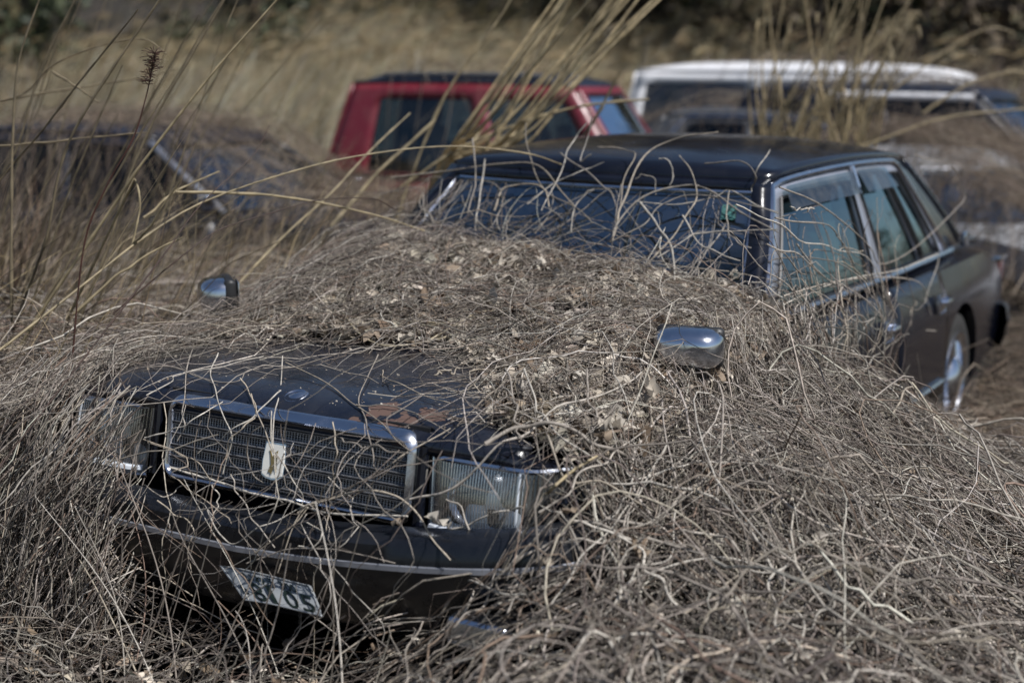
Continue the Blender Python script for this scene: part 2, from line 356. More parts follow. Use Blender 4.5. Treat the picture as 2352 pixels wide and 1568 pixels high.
def border(P, u0, u1, v0, v1, n=10):
    a = [P(u0 + (u1 - u0) * i / n, v0) for i in range(n)] + [P(u1, v0 + (v1 - v0) * i / n) for i in range(n)]
    a += [P(u1 - (u1 - u0) * i / n, v1) for i in range(n)] + [P(u0, v1 - (v1 - v0) * i / n) for i in range(n)]
    return a + a[:1]
def inset(P, d):
    """P moved d metres along its normal"""
    def Q(u, v):
        e = 1e-3; p = Vector(P(u, v)); a = Vector(P(u + e, v)) - p; b = Vector(P(u, v + e)) - p
        return p + a.cross(b).normalized() * d
    return Q
def cabin(root, p, bodymat, framemat, windows, front_win=(-0.91, 0.91, 0.02, 0.93), rear_win=(-0.8, 0.8, 0.08, 0.9), trim='chrome', wsg='wsglass', fine=True, frame_to=0.86, sideglass='glass'):
    front, rear, side, roof, wd = cab(p)
    def win(q): return lambda u, v: q[0] < u < q[1] and q[2] < v < q[3]
    a = front_win
    o = patch('windscreen_frame', front, refine([-1, a[0], a[1], 1], 0.15), refine([0, a[2], a[3], 1], 0.25), bodymat, root, win(a)); solidify(o, 0.025, -1)
    g = patch('windscreen', inset(front, 0.006), refine([a[0], a[1]], 0.1), refine([a[2], a[3]], 0.12), M[wsg], root)
    if trim:
        b = MB(); b.tube(border(front, *a, 16), 0.011, 6); b.build('windscreen_moulding', M[trim], g)
    a = rear_win
    o = patch('rear_window_frame', rear, refine([-1, a[0], a[1], 1], 0.2), refine([0, a[2], a[3], 1], 0.25), bodymat, root, win(a), flip=True); solidify(o, 0.025, -1)
    patch('rear_window', inset(rear, 0.008), refine([a[0], a[1]], 0.2), refine([a[2], a[3]], 0.3), M['glass'], root, flip=True)
    us = sorted({0, 1, frame_to} | {x for w_ in windows for x in w_[:2]}); vs = sorted({0, 1} | {x for w_ in windows for x in w_[2:4]})
    for sg in (-1, 1):
        P = side(sg)
        skip = lambda u, v: any(w_[0] < u < w_[1] and w_[2] < v < w_[3] for w_ in windows)
        o = patch('side_frame', P, refine(us, 0.04), refine(vs, 0.12), [bodymat, framemat], root, skip, lambda u, v: 1 if u < frame_to else 0, flip=(sg > 0)); solidify(o, 0.03, -1)
        for w_ in windows:
            g = patch('side_window', inset(P, 0.012 * sg), refine([w_[0], w_[1]], 0.06), refine([w_[2], w_[3]], 0.15), M[sideglass], root, flip=(sg > 0))
            if fine:
                b = MB(); b.tube(border(inset(P, -0.004 * sg), *w_, 8), 0.0065, 5); b.build('window_seal', M['black'], g)
        if trim:
            b = MB(); Q = inset(P, -0.008 * sg)
            top = [Q(0.0, v) for v in np.linspace(0.02, 0.97, 8)] + [Q(u, 0.985) for u in np.linspace(0.03, frame_to - 0.03, 20)] + [Q(frame_to + 0.0, v) for v in np.linspace(0.95, 0.02, 9)]
            b.tube(top, 0.012, 6); b.build('window_moulding', M[trim], root)
            b = MB(); b.tube([Q(u, 0.0) for u in np.linspace(0.0, frame_to + 0.06, 24)], 0.014, 6); b.build('belt_moulding', M[trim], root)
    o = patch('roof', roof, refine([-1, -0.9, -0.6, 0.6, 0.9, 1], 0.08), refine([0, 0.06, 0.2, 0.8, 0.94, 1], 0.06), bodymat, root, flip=False); solidify(o, 0.03, -1)
    return front, rear, side, roof

def loft(name, stations, mat_, parent, arches=(), arch_r=0.37, cap=True):
    """closed solid through half sections [(x, [(y, z) ...])], mirrored, with round wheel arches cut out"""
    b = bmesh.new(); rings = []
    for x, half in stations:
        pts = [(y, z) for y, z in half]; full = [(-y, z) for y, z in pts] + [(y, z) for y, z in pts[::-1] if y > 1e-6]
        rings.append([b.verts.new((x + (0), y, z)) for y, z in full])
    n = len(rings[0])
    for A, B in zip(rings, rings[1:]):
        for k in range(n): b.faces.new((A[k], A[(k + 1) % n], B[(k + 1) % n], B[k]))
    b.faces.new(rings[0][::-1]); b.faces.new(rings[-1])
    bmesh.ops.recalc_face_normals(b, faces=b.faces)
    me = bpy.data.meshes.new(name); b.to_mesh(me); b.free()
    o = link_mesh(name, me, mat_, parent)
    if arches:
        cut = MB()
        for (x, z) in arches:
            for sg in (-1, 1): cut.lathe([(0.001, 0.62), (arch_r, 0.62), (arch_r, 1.2), (0.001, 1.2)], (x, 0, z), 'y', 36, sg)
        co = cut.build('cutter', None)
        md = o.modifiers.new('arch', 'BOOLEAN'); md.operation = 'DIFFERENCE'; md.object = co; md.solver = 'EXACT'
        if parent: pm = o.matrix_world.copy()
        sv = o.parent; o.parent = None
        dg = bpy.context.evaluated_depsgraph_get(); dg.update()
        nm = bpy.data.meshes.new_from_object(o.evaluated_get(dg)); o.modifiers.clear(); o.data = nm
        o.parent = sv
        cm = co.data; bpy.data.objects.remove(co); bpy.data.meshes.remove(cm)
    o.data.polygons.foreach_set('use_smooth', np.ones(len(o.data.polygons), bool))
    o.data.set_sharp_from_angle(angle=math.radians(28))
    return o

def wheel(root, x, y, z, r=0.33, cover='chrome'):
    sg = 1 if y > 0 else -1
    t = MB(); t.lathe([(0.19, -0.09), (r - 0.06, -0.10), (r - 0.015, -0.085), (r, -0.05), (r, 0.05), (r - 0.015, 0.085), (r - 0.05, 0.10), (r - 0.10, 0.095), (0.19, 0.07)], (x, y, z), 'y', 44, sg)
    wh = t.build('wheel', M['tyre'], root)
    c = MB(); c.lathe([(r - 0.095, 0.080), (r - 0.10, 0.104), (r - 0.125, 0.098), (r - 0.14, 0.075), (r - 0.22, 0.085), (r - 0.235, 0.105), (0.05, 0.125), (0.02, 0.13)], (x, y, z), 'y', 44, sg)
    for k in range(40):
        a = 2 * PI * k / 40; rr = r - 0.18
        c.box((x + rr * math.cos(a), y + sg * 0.088, z + rr * math.sin(a)), (0.075, 0.02, 0.008), 0, Matrix.Rotation(-a, 3, 'Y')) if False else c.tube([(x + (rr - 0.035) * math.cos(a), y + sg * 0.09, z + (rr - 0.035) * math.sin(a)), (x + (rr + 0.035) * math.cos(a), y + sg * 0.084, z + (rr + 0.035) * math.sin(a))], 0.006, 4)
    c.build('wheel_cover', M[cover], wh)
    return wh

# ---------------------------------------------------------------- main sedan
def sedan(name, label, group=None, body='paint', hoodm='hood', detail=True):
    root = empty(name); tag(root, label, 'car', group)
    bm_ = M[body]
    def half(x, w_, zs, zsh, top, sill=0.22):
        return [(0.0, sill), (w_ - 0.10, sill), (w_ - 0.02, sill + 0.06), (w_ - 0.005, sill + 0.18), (w_, 0.56), (w_ - 0.004, 0.70), (w_ - 0.012, zs - 0.05), (w_ - 0.030, zs), (w_ - 0.06, zsh - 0.012), (w_ - 0.105, zsh)] + top
    st = []
    def frontal(x, w_):
        zs = float(hood_z(x, 0.75)) - 0.02
        return half(x, w_, zs - 0.075, zs, [(0.70, float(hood_z(x, 0.7)) - 0.012), (0.45, float(hood_z(x, 0.45)) - 0.012), (0.2, float(hood_z(x, 0.2)) - 0.012), (0.0, float(hood_z(x, 0)) - 0.012)], 0.30 if x < 0.2 else 0.22)
    for x, w_ in ((0.135, 0.80), (0.15, 0.85), (0.20, 0.885), (0.32, 0.915), (0.6, 0.935), (1.0, 0.94), (1.40, 0.94)): st.append((x, frontal(x, w_)))
    cabt = [(0.775, 0.93), (0.74, 0.92), (0.60, 0.915), (0.0, 0.915)]; well = [(0.775, 0.93), (0.735, 0.925), (0.725, 0.56), (0.0, 0.56)]
    for x, t in ((1.55, cabt), (1.86, cabt), (1.865, well), (4.10, well), (4.105, cabt), (4.45, cabt)):
        st.append((x, half(x, 0.94 if x < 4.2 else 0.935, 0.815, 0.905, t)))
    for x, w_, zs in ((4.7, 0.93, 0.90), (5.0, 0.915, 0.885), (5.15, 0.89, 0.86), (5.20, 0.86, 0.80)):
        st.append((x, half(x, w_, zs - 0.09, zs, [(0.70, zs + 0.03), (0.45, zs + 0.04), (0.2, zs + 0.045), (0, zs + 0.045)], 0.28)))
    loft('body', st, bm_, root, [(0.95, 0.33), (4.03, 0.35)], 0.365)
    # bonnet, a panel of its own with a rolled nose
    def hp(u, v):
        x = 0.098 + 1.38 * max(v, 0); y = 0.735 * u
        z = float(hood_z(x, y))
        if v < 0: x, z = 0.094, z + 0.03 * v * 20
        return (x + 0.05 * abs(u) ** 4 * max(0, 1 - v * 6), y, z)
    o = patch('bonnet', hp, refine([-1, -0.9, 0.9, 1], 0.07), [-0.05, -0.02] + refine([0, 0.06, 0.2, 1], 0.022), M[hoodm], root); solidify(o, 0.006, -1)
    # boot lid
    o = patch('boot_lid', lambda u, v: (4.60 + 0.57 * v, 0.74 * u, 0.905 + 0.05 - 0.035 * u * u * u * u + 0.03 * v * (1 - v) - 0.025 * v), refine([-1, 1], 0.1), refine([0, 1], 0.1), bm_, root); solidify(o, 0.02, -1)
    wins = [(0.045, 0.425, 0.03, 0.86), (0.475, 0.70, 0.03, 0.90), (0.715, 0.825, 0.03, 0.88)]
    front, rear, side, roof = cabin(root, SED, bm_, M['satin'], wins)
    # doors: skins standing 3 mm off the body, with seams
    for sg in (-1, 1):
        for (x0, x1) in ((1.62, 2.86), (2.875, 3.72)):
            prof = [(0.938, 0.34), (0.945, 0.56), (0.941, 0.70), (0.933, 0.76), (0.917, 0.815), (0.885, 0.895), (0.845, 0.91)]
            def dp(u, v, x0=x0, x1=x1, sg=sg):
                k = v * (len(prof) - 1); i = min(int(k), len(prof) - 2); a = k - i
                y = prof[i][0] * (1 - a) + prof[i + 1][0] * a; z = prof[i][1] * (1 - a) + prof[i + 1][1] * a
                return (x0 + (x1 - x0) * u, sg * y, z)
            d = patch('door', dp, refine([0, 1], 0.1), [i / 12 for i in range(13)], bm_, root, None, None, flip=(sg > 0)); solidify(d, 0.012, -1)
            hx = x1 - 0.16
            h = MB(); h.box((hx - 0.03, sg * 0.946, 0.775), (0.13, 0.012, 0.085), 0.012); h.tube([(hx - 0.09, sg * 0.955, 0.79), (hx - 0.07, sg * 0.975, 0.79), (hx + 0.01, sg * 0.975, 0.79), (hx + 0.03, sg * 0.955, 0.79)], 0.011, 8)
            h.build('handle', M['chrome'], d)
        b = MB(); b.tube([(x, sg * (0.943 - 0.02 * (x > 4.6)), 0.405) for x in np.linspace(1.3, 3.65, 12)], 0.012, 6); b.build('sill_moulding', M['chrome'], root)
    for (x, y, z) in ((0.95, -0.80, 0.33), (0.95, 0.80, 0.33), (4.03, -0.82, 0.34), (4.03, 0.82, 0.34)): wheel(root, x, y, z)
    # bumpers
    def sweep(path, prof, nm, mt, parent):
        V = []; n = len(prof)
        for (x, y, z, nx, ny) in path:
            for (o_, h) in prof: V.append((x + nx * o_, y + ny * o_, z + h))
        F = [(i * n + k, i * n + (k + 1) % n, (i + 1) * n + (k + 1) % n, (i + 1) * n + k) for i in range(len(path) - 1) for k in range(n)]
        o = mesh_np(nm, V, F, mt, parent); o.data.set_sharp_from_angle(angle=math.radians(40)); return o
    def bump_path(front_x, sgn, tilt=True):
        P_ = []
        ys = np.linspace(-0.93, 0.93, 41)
        ang = np.linspace(-1, 1, 41)
        for t in np.linspace(-1, 1, 61):
            # superellipse corner: straight across, rounded to the flanks
            a = t * PI / 2 * 1.0
            cy = math.copysign(abs(math.sin(a)) ** 0.55, a) * 0.955; cx = (abs(math.cos(a)) ** 0.62) * 0.30
            nx, ny = -math.cos(a) ** 1.0, math.sin(a)
            k = math.hypot(nx, ny); z = 0.0
            if tilt: z = 0.495 + 0.085 * max(0, -cy / 0.9) ** 1.3 + 0.0 * cy
            P_.append((front_x + sgn * (0.30 - cx), cy, z, nx / k * sgn, ny / k))
        return P_
    pth = bump_path(-0.075, 1)
    bp = sweep(pth, [(-0.10, 0.075), (-0.02, 0.072), (0.0, 0.055), (0.008, 0.0), (0.0, -0.06), (-0.02, -0.125), (-0.05, -0.18), (-0.10, -0.18)], 'front_bumper', M['bumper'], root)
    sweep([(x, y, z, nx, ny) for x, y, z, nx, ny in pth], [(0.005, 0.010), (0.013, 0.008), (0.013, -0.005), (0.005, -0.008)], 'bumper_strip', M['satin'], bp)
    rp = [(x, y, 0.50, nx, ny) for x, y, z, nx, ny in bump_path(5.27, -1, False)]
    rb = sweep(rp, [(-0.10, 0.09), (-0.02, 0.09), (0.0, 0.07), (0.008, 0.0), (0.0, -0.08), (-0.02, -0.14), (-0.10, -0.16)], 'rear_bumper', M['bumper'], root)
    sweep(rp, [(0.005, 0.013), (0.015, 0.010), (0.015, -0.010), (0.005, -0.013)], 'bumper_strip', M['chrome'], rb)
    for sg in (-1, 1):
        t = MB(); t.box((5.14, sg * 0.70, 0.735), (0.16, 0.36, 0.15), 0.02); tl = t.build('tail_lamp', M['redlens'], root)
        t = MB(); t.box((5.14, sg * 0.70, 0.82), (0.17, 0.38, 0.018), 0.006); t.build('lamp_rim', M['chrome'], tl)
        t = MB(); t.box((4.36, sg * 0.845, 0.985), (0.05, 0.03, 0.075), 0.012); t.build('pillar_lamp', M['chrome'], root)
    # lower valance, behind the bumper
    b = MB(); b.box((0.20, 0, 0.40), (0.16, 1.60, 0.22), 0.02); b.build('front_valance', M['black'], root)
    # grille -----------------------------------------------------------------
    GX = lambda z: 0.055 + (z - 0.61) * 0.16          # leans back slightly
    y0, y1, z0, z1 = -0.440, 0.378, 0.608, 0.820
    b = MB(); b.box((0.135, (y0 + y1) / 2, (z0 + z1) / 2), (0.02, y1 - y0 + 0.06, z1 - z0 + 0.05)); shell = b.build('grille_shell', M['black'], root)
    # rounded rectangle rim
    path = []; rc = 0.035
    for cx_, cz_, a0 in ((y1 - rc, z1 - rc, 0), (y0 + rc, z1 - rc, 90), (y0 + rc, z0 + rc, 180), (y1 - rc, z0 + rc, 270)):
        for k in range(7):
            a = math.radians(a0 + 15 * k); path.append((cx_ + rc * math.cos(a), cz_ + rc * math.sin(a), math.cos(a), math.sin(a)))
    V = []; F = []; pr = [(0.002, 0.03), (0.004, -0.006), (0.009, -0.010), (0.016, -0.007), (0.026, 0.006), (0.028, 0.012), (0.030, 0.045)]; n = len(pr)
    for (py, pz, ny, nz) in path:
        for (o_, dx) in pr:
            zz = pz + nz * (o_ - 0.012); V.append((GX(zz) + dx, py + ny * (o_ - 0.012), zz))
    m_ = len(path)
    for i in range(m_):
        for k in range(n - 1): F.append((i * n + k, i * n + k + 1, ((i + 1) % m_) * n + k + 1, ((i + 1) % m_) * n + k))
    rim = mesh_np('grille_frame', V, F, M['chrome'], root); rim.data.set_sharp_from_angle(angle=math.radians(50))
    b = MB()
    zs = np.linspace(z0 + 0.008, z1 - 0.010, 31)
    for i, z in enumerate(zs):
        if i % 5 == 2: continue
        b.box((GX(z) + 0.024, (y0 + y1) / 2, z), (0.016, y1 - y0 - 0.01, 0.0026))
    ny_ = 84
    for yy in np.linspace(y0 + 0.01, y1 - 0.01, ny_):
        b.tube([(GX(z0) + 0.0135, yy, z0 + 0.004), (GX(z1) + 0.0135, yy, z1 - 0.006)], 0.0012, 4, False)
    gm = b.build('grille_mesh', M['mesh'], root, True, 20); gm['kind'] = 'stuff'
    for i in range(2, 31, 5):
        z = zs[i]; b = MB()
        for dz in (-0.0032, 0.0032): b.box((GX(z) + 0.010, (y0 + y1) / 2, z + dz), (0.022, y1 - y0 - 0.012, 0.0024))
        b.build('grille_bar', M['mesh'], root)
    # emblem: ivory shield in a chrome rim with a gilt bird in relief
    Me = Matrix.Translation((GX(0.71) - 0.018, -0.022, 0.708)) @ Matrix.Rotation(math.radians(14), 4, 'Y') @ Matrix(((0, 0, -1, 0), (-1, 0, 0, 0), (0, 1, 0, 0), (0, 0, 0, 1)))
    def shield(k):
        k = k * 1.12
        return [(-0.030 * k, 0.044 * k), (0.030 * k, 0.044 * k), (0.0345 * k, 0.0), (0.033 * k, -0.036 * k), (0.018 * k, -0.0435 * k), (0, -0.0455 * k), (-0.018 * k, -0.0435 * k), (-0.033 * k, -0.036 * k), (-0.0345 * k, 0.0)]
    b = MB(); b.prism(shield(1.0), 0.022, Me @ Matrix.Translation((0, 0, -0.016))); em = b.build('emblem', M['chrome'], root, False)
    b = MB(); b.prism(shield(0.90), 0.0025, Me @ Matrix.Translation((0, 0, 0.0058))); b.build('enamel_field', M['ivory'], em, False)
    b = MB(); R_ = Me @ Matrix.Translation((0, 0, 0.0084)) @ Matrix.Diagonal((1.25, 1.25, 1, 1))
    for poly in ([(-0.004, 0.010), (-0.009, 0.020), (-0.013, 0.022), (-0.010, 0.016), (-0.007, 0.004), (-0.004, -0.010), (0.001, -0.012), (0.003, 0.000), (0.002, 0.008)],
                 [(-0.002, 0.010), (0.003, 0.018), (0.010, 0.024), (0.008, 0.014), (0.003, 0.004)],
                 [(-0.006, -0.010), (-0.010, -0.026), (-0.005, -0.024), (-0.002, -0.029), (0.000, -0.024), (0.001, -0.012)],
                 [(0.004, -0.008), (0.010, -0.024), (0.012, -0.022), (0.006, -0.006)]):
        b.prism(poly, 0.002, R_)
    for k in range(7): b.prism([(0.001, 0.006 - 0.004 * k), (0.011, 0.010 - 0.004 * k), (0.011, 0.0085 - 0.004 * k), (0.001, 0.0045 - 0.004 * k)], 0.0018, R_)
    b.build('gilt_bird', M['gold'], em, False)
    b = MB(); b.tube([(GX(0.74) - 0.02, -0.062, 0.741), (GX(0.74) - 0.002, -0.062, 0.741)], [0.011, 0.012], 12); b.build('lock_knob', M['chrome'], em)
    # bonnet medallion
    z = float(hood_z(0.172, 0.0)); b = MB(); b.lathe([(0.036, -0.012), (0.036, 0.003), (0.031, 0.007), (0.026, 0.004), (0.024, 0.0055), (0.002, 0.010)], (0, 0, 0), 'z', 40)
    md_ = b.build('bonnet_medallion', M['chrome'], root); md_.location = (0.172, 0, z); md_.rotation_euler = (0, -0.35, 0)
    # headlamps
    for sg in (-1, 1):
        def lp(u, v, sg=sg, d=0.0):
            y = 0.485 + 0.43 * u; z = 0.578 + 0.202 * v
            x = 0.075 + 0.16 * (z - 0.578) + 0.26 * max(0.0, (u - 0.60) / 0.40) ** 2 + 0.02 * max(0, 0.08 - u) / 0.08
            return (x + d - 0.010 * math.sin(PI * v) * math.sin(PI * min(1, u * 1.2)), sg * (y - 0.012 * (v - 0.5) * (1 - u)), z)
        def flute(u, v): 
            q = Vector(lp(u, v)); q.x += 0.0011 * math.sin(u * 2 * PI * 52); return q
        hl = patch('headlamp', lambda u, v: lp(u, v, d=0.055), refine([0.0, 1], 0.02), refine([0, 1], 0.05), M['reflector'], root, flip=(sg < 0))
        for p_ in hl.data.vertices: p_.co.x += 0.008 * math.sin(p_.co.y * 60) * math.cos(p_.co.z * 45)
        ln = patch('lamp_lens', flute, refine([0.0, 1], 0.0032), refine([0, 1], 0.12), M['lens'], hl, flip=(sg < 0))
        b = MB(); b.tube([lp(u, 0.02) for u in np.linspace(0, 1, 16)] + [lp(1, v) for v in (0.3, 0.6, 1)] + [lp(u, 0.99) for u in np.linspace(0.96, 0, 16)] + [lp(0, v) for v in (0.7, 0.4, 0.02)], 0.0075, 6); b.build('lamp_rim', M['chrome'], hl)
        b = MB(); b.tube([lp(0.62, v, d=-0.002) for v in np.linspace(0.03, 0.97, 6)], 0.003, 6); b.build('lamp_divider', M['reflector'], hl)
        b = MB(); b.tube([lp(u, v, d=-0.003) for u, v in zip(np.linspace(0.02, 0.62, 8), [0.10] * 8)], 0.012, 8); b.build('lamp_ledge', M['reflector'], hl)
        # bulb bowl
        q = lp(0.3, 0.5); b = MB(); b.lathe([(0.085, 0.0), (0.075, 0.02), (0.05, 0.035), (0.02, 0.04)], (q[0] + 0.035, q[1], q[2]), 'x', 28); b.build('lamp_bowl', M['chrome'], hl)
    # ribs between grille and headlamp
    for sg in (-1, 1):
        yy = sg * 0.452 - 0.014
        b = MB(); b.tube([(GX(0.60) + 0.02, yy, 0.60), (GX(0.80) + 0.02, yy, 0.80), (GX(0.83) + 0.05, yy, 0.835)], 0.016, 10); b.build('nose_rib', bm_, root)
    # fender mirrors
    for sg in (-1, 1):
        rx = math.radians(14 if sg < 0 else 10)
        top = empty('fender_mirror', (0.86, sg * 0.865, 0.985), 0.22 if sg < 0 else -0.75, root)
        def cap_(u, v):
            a = u * PI; e = v * PI / 2
            cy = math.copysign(abs(math.cos(a)) ** 0.6, math.cos(a)); sz = math.copysign(abs(math.sin(a)) ** 0.62, math.sin(a))
            r = math.cos(e) ** 0.55; return (-0.085 * math.sin(e), 0.101 * cy * r * 1.0, 0.060 * sz * r)
        c_ = patch('mirror_cap', cap_, [i / 16 - 1 for i in range(33)], [i / 12 for i in range(13)], M['chrome'], top)
        b = MB(); b.box((0.016, 0, 0), (0.045, 0.196, 0.118), 0.022, None, 3); b.build('mirror_housing', M['black'], top)
        b = MB(); b.box((0.045, 0, 0.002), (0.004, 0.17, 0.095), 0.001); b.build('mirror_glass', M['chrome'], top)
        b = MB(); b.tube([(0.0, 0, -0.05), (0.015, -0.0, -0.085), (0.03, -0.01, -0.13)], [0.028, 0.022, 0.045], 12); b.build('mirror_stalk', M['black'], top)
    # interior
    for sg in (-1, 1):
        b = MB(); b.box((2.75, sg * 0.38, 0.83), (0.16, 0.50, 0.62), 0.06, Matrix.Rotation(0.0, 3, 'Y'), 3); b.box((2.45, sg * 0.38, 0.62), (0.5, 0.5, 0.16), 0.05); s_1 = b.build('seat', M['seat'], root)
        b = MB(); b.box((2.80, sg * 0.38, 1.20), (0.09, 0.27, 0.17), 0.04, None, 3); b.tube([(2.80, sg * 0.38 - 0.06, 1.0), (2.80, sg * 0.38 - 0.06, 1.2)], 0.008, 6); b.build('headrest', M['seat'], s_1)
    b = MB(); b.box((3.80, 0, 0.86), (0.18, 1.36, 0.62), 0.06, None, 3); b.box((3.5, 0, 0.62), (0.5, 1.36, 0.16), 0.05); s_1 = b.build('seat', M['seat'], root)
    b = MB()
    for yy in (-0.4, 0.4): b.box((3.86, yy, 1.19), (0.09, 0.30, 0.13), 0.04, None, 3)
    b.build('headrest', M['seat'], s_1)
    b = MB(); b.box((1.90, 0, 0.90), (0.36, 1.42, 0.16), 0.05, None, 3); b.build('dashboard', M['interior'], root)
    b = MB(); ring = [(2.16 + 0.08 * math.cos(a), 0.38 + 0.185 * math.sin(a), 0.96 + 0.17 * math.cos(a)) for a in np.linspace(0, 2 * PI, 25)]
    b.tube(ring, 0.013, 8, False); b.tube([(2.16, 0.38 - 0.17, 0.96), (2.12, 0.38, 0.95), (2.16, 0.38 + 0.17, 0.96)], 0.016, 6); b.build('steering_wheel', M['interior'], root)
    b = MB(); b.box((1.98, 0, 1.315), (0.03, 0.22, 0.055), 0.012); b.build('rear_view_mirror', M['interior'], root)
    for sg in (-1, 1):
        P = inset(side(sg), 0.06 * sg)
        def cur(u, v, P=P, sg=sg):
            q = Vector(P(0.60 + 0.23 * u, 0.04 + 0.84 * v)); q.y += sg * -0.014 * math.sin(u * 2 * PI * 9); return q
        patch('curtain', cur, refine([0, 1], 0.012), refine([0, 1], 0.15), M['curtain'], root)
        P2 = inset(side(sg), 0.07 * sg)
        patch('curtain', lambda u, v, P2=P2, sg=sg: Vector(P2(0.30 + 0.07 * u, 0.04 + 0.8 * v)) + Vector((0, -sg * 0.014 * math.sin(u * 2 * PI * 4), 0)), refine([0, 1], 0.03), refine([0, 1], 0.15), M['curtain'], root)
        # rain visors over the side windows
        P3 = inset(side(sg), -0.02 * sg)
        for (a, b_) in ((0.05, 0.43), (0.47, 0.70)):
            v_ = patch('rain_visor', lambda u, v, a=a, b_=b_, P3=P3: Vector(P3(a + (b_ - a) * u, 0.76 + 0.17 * v)) + Vector((0, sg * 0.022 * (1 - v), 0)), refine([0, 1], 0.08), [0, 0.33, 0.66, 1], M['visor'], root, flip=(sg > 0))
        b = MB(); Q = inset(side(sg), -0.014 * sg); b.tube([Q(0.452, v) for v in np.linspace(0.80, 0.97, 4)], 0.012, 6); b.build('pillar_clip', M['chrome'], root)
    P = inset(front, -0.001)
    patch('inspection_sticker', lambda u, v: P(-0.84 + 0.07 * u, 0.72 + 0.11 * v), [0, 0.5, 1], [0, 0.5, 1], M['teal'], root)
    return root

car = sedan('sedan', 'abandoned glossy black sedan with chrome grille, half buried under dead vines in the middle')

# ---------------------------------------------------------------- bent number plate on the front bumper
def text_mesh(s, size=1.0):
    cu = bpy.data.curves.new('t', 'FONT'); cu.body = s; cu.align_x = 'CENTER'; cu.align_y = 'CENTER'; cu.size = size; cu.extrude = 0.0; cu.resolution_u = 3
    o = bpy.data.objects.new('t', cu); COL.objects.link(o)
    dg = bpy.context.evaluated_depsgraph_get(); dg.update()
    me = bpy.data.meshes.new_from_object(o.evaluated_get(dg))
    V = np.array([v.co[:] for v in me.vertices]).reshape(-1, 3); F = [list(p.vertices) for p in me.polygons]
    bpy.data.objects.remove(o); bpy.data.curves.remove(cu); bpy.data.meshes.remove(me)
    return V, F
tl, tr = on_plane(503, 1297, 0, -0.105), on_plane(712, 1342, 0, -0.105)
brc, blc = on_plane(738, 1412, 0, -0.165), on_plane(560, 1378, 0, -0.165)
def plate_p(u, v, d=0.0):
    p = (tl * (1 - u) + tr * u) * v + (blc * (1 - u) + brc * u) * (1 - v)
    n = np.cross(tr - tl, blc - tl); n /= np.linalg.norm(n); n = n if n[0] < 0 else -n
    return p + n * (d + 0.012 * math.sin(PI * v) * -1 + 0.006 * math.sin(PI * u * 1.5))
pl = patch('number_plate', plate_p, refine([0, 1], 0.06), refine([0, 1], 0.1), M['plate'], car); solidify(pl, 0.002, 0)
b = MB(); b.tube([plate_p(u, 0.02, 0.002) for u in np.linspace(0.02, 0.98, 12)] + [plate_p(0.98, v, 0.002) for v in (0.3, 0.6, 0.98)] + [plate_p(u, 0.98, 0.002) for u in np.linspace(0.98, 0.02, 12)] + [plate_p(0.02, v, 0.002) for v in (0.6, 0.3, 0.02)], 0.0022, 5); b.build('plate_edge', M['plate'], pl)
for s, u0, v0, w_, h_ in (('いわき 300', 0.52, 0.79, 0.56, 0.26), ('た', 0.115, 0.38, 0.08, 0.26), ('8', 0.29, 0.36, 0.145, 0.60), ('1', 0.46, 0.36, 0.06, 0.60), ('0', 0.68, 0.36, 0.145, 0.60), ('5', 0.87, 0.36, 0.145, 0.60)):
    V, F = text_mesh(s)
    if not len(V): continue
    lo, hi = V.min(0), V.max(0); c_ = (lo + hi) / 2; sc = (w_ / max(1e-6, hi[0] - lo[0]), h_ / max(1e-6, hi[1] - lo[1]))
    W_ = []
    for q in V: W_.append(plate_p(u0 + (q[0] - c_[0]) * sc[0], v0 + (q[1] - c_[1]) * sc[1], 0.0035))
    me = bpy.data.meshes.new('character'); me.from_pydata([tuple(q) for q in W_], [], F); me.update()
    o = link_mesh('character', me, M['ink'], pl, False); solidify(o, 0.003, 0)
# fog lamp low on the bumper, lit chrome rim
p = on_plane(1110, 1452, 0, -0.10)
b = MB(); b.box((0, 0, 0), (0.08, 0.17, 0.075), 0.02, None, 3); fl = b.build('fog_lamp', M['chrome'], car); fl.location = p
b = MB(); b.box((-0.04, 0, 0.002), (0.012, 0.14, 0.052), 0.005); lo_ = b.build('lamp_lens', M['lens'], fl)

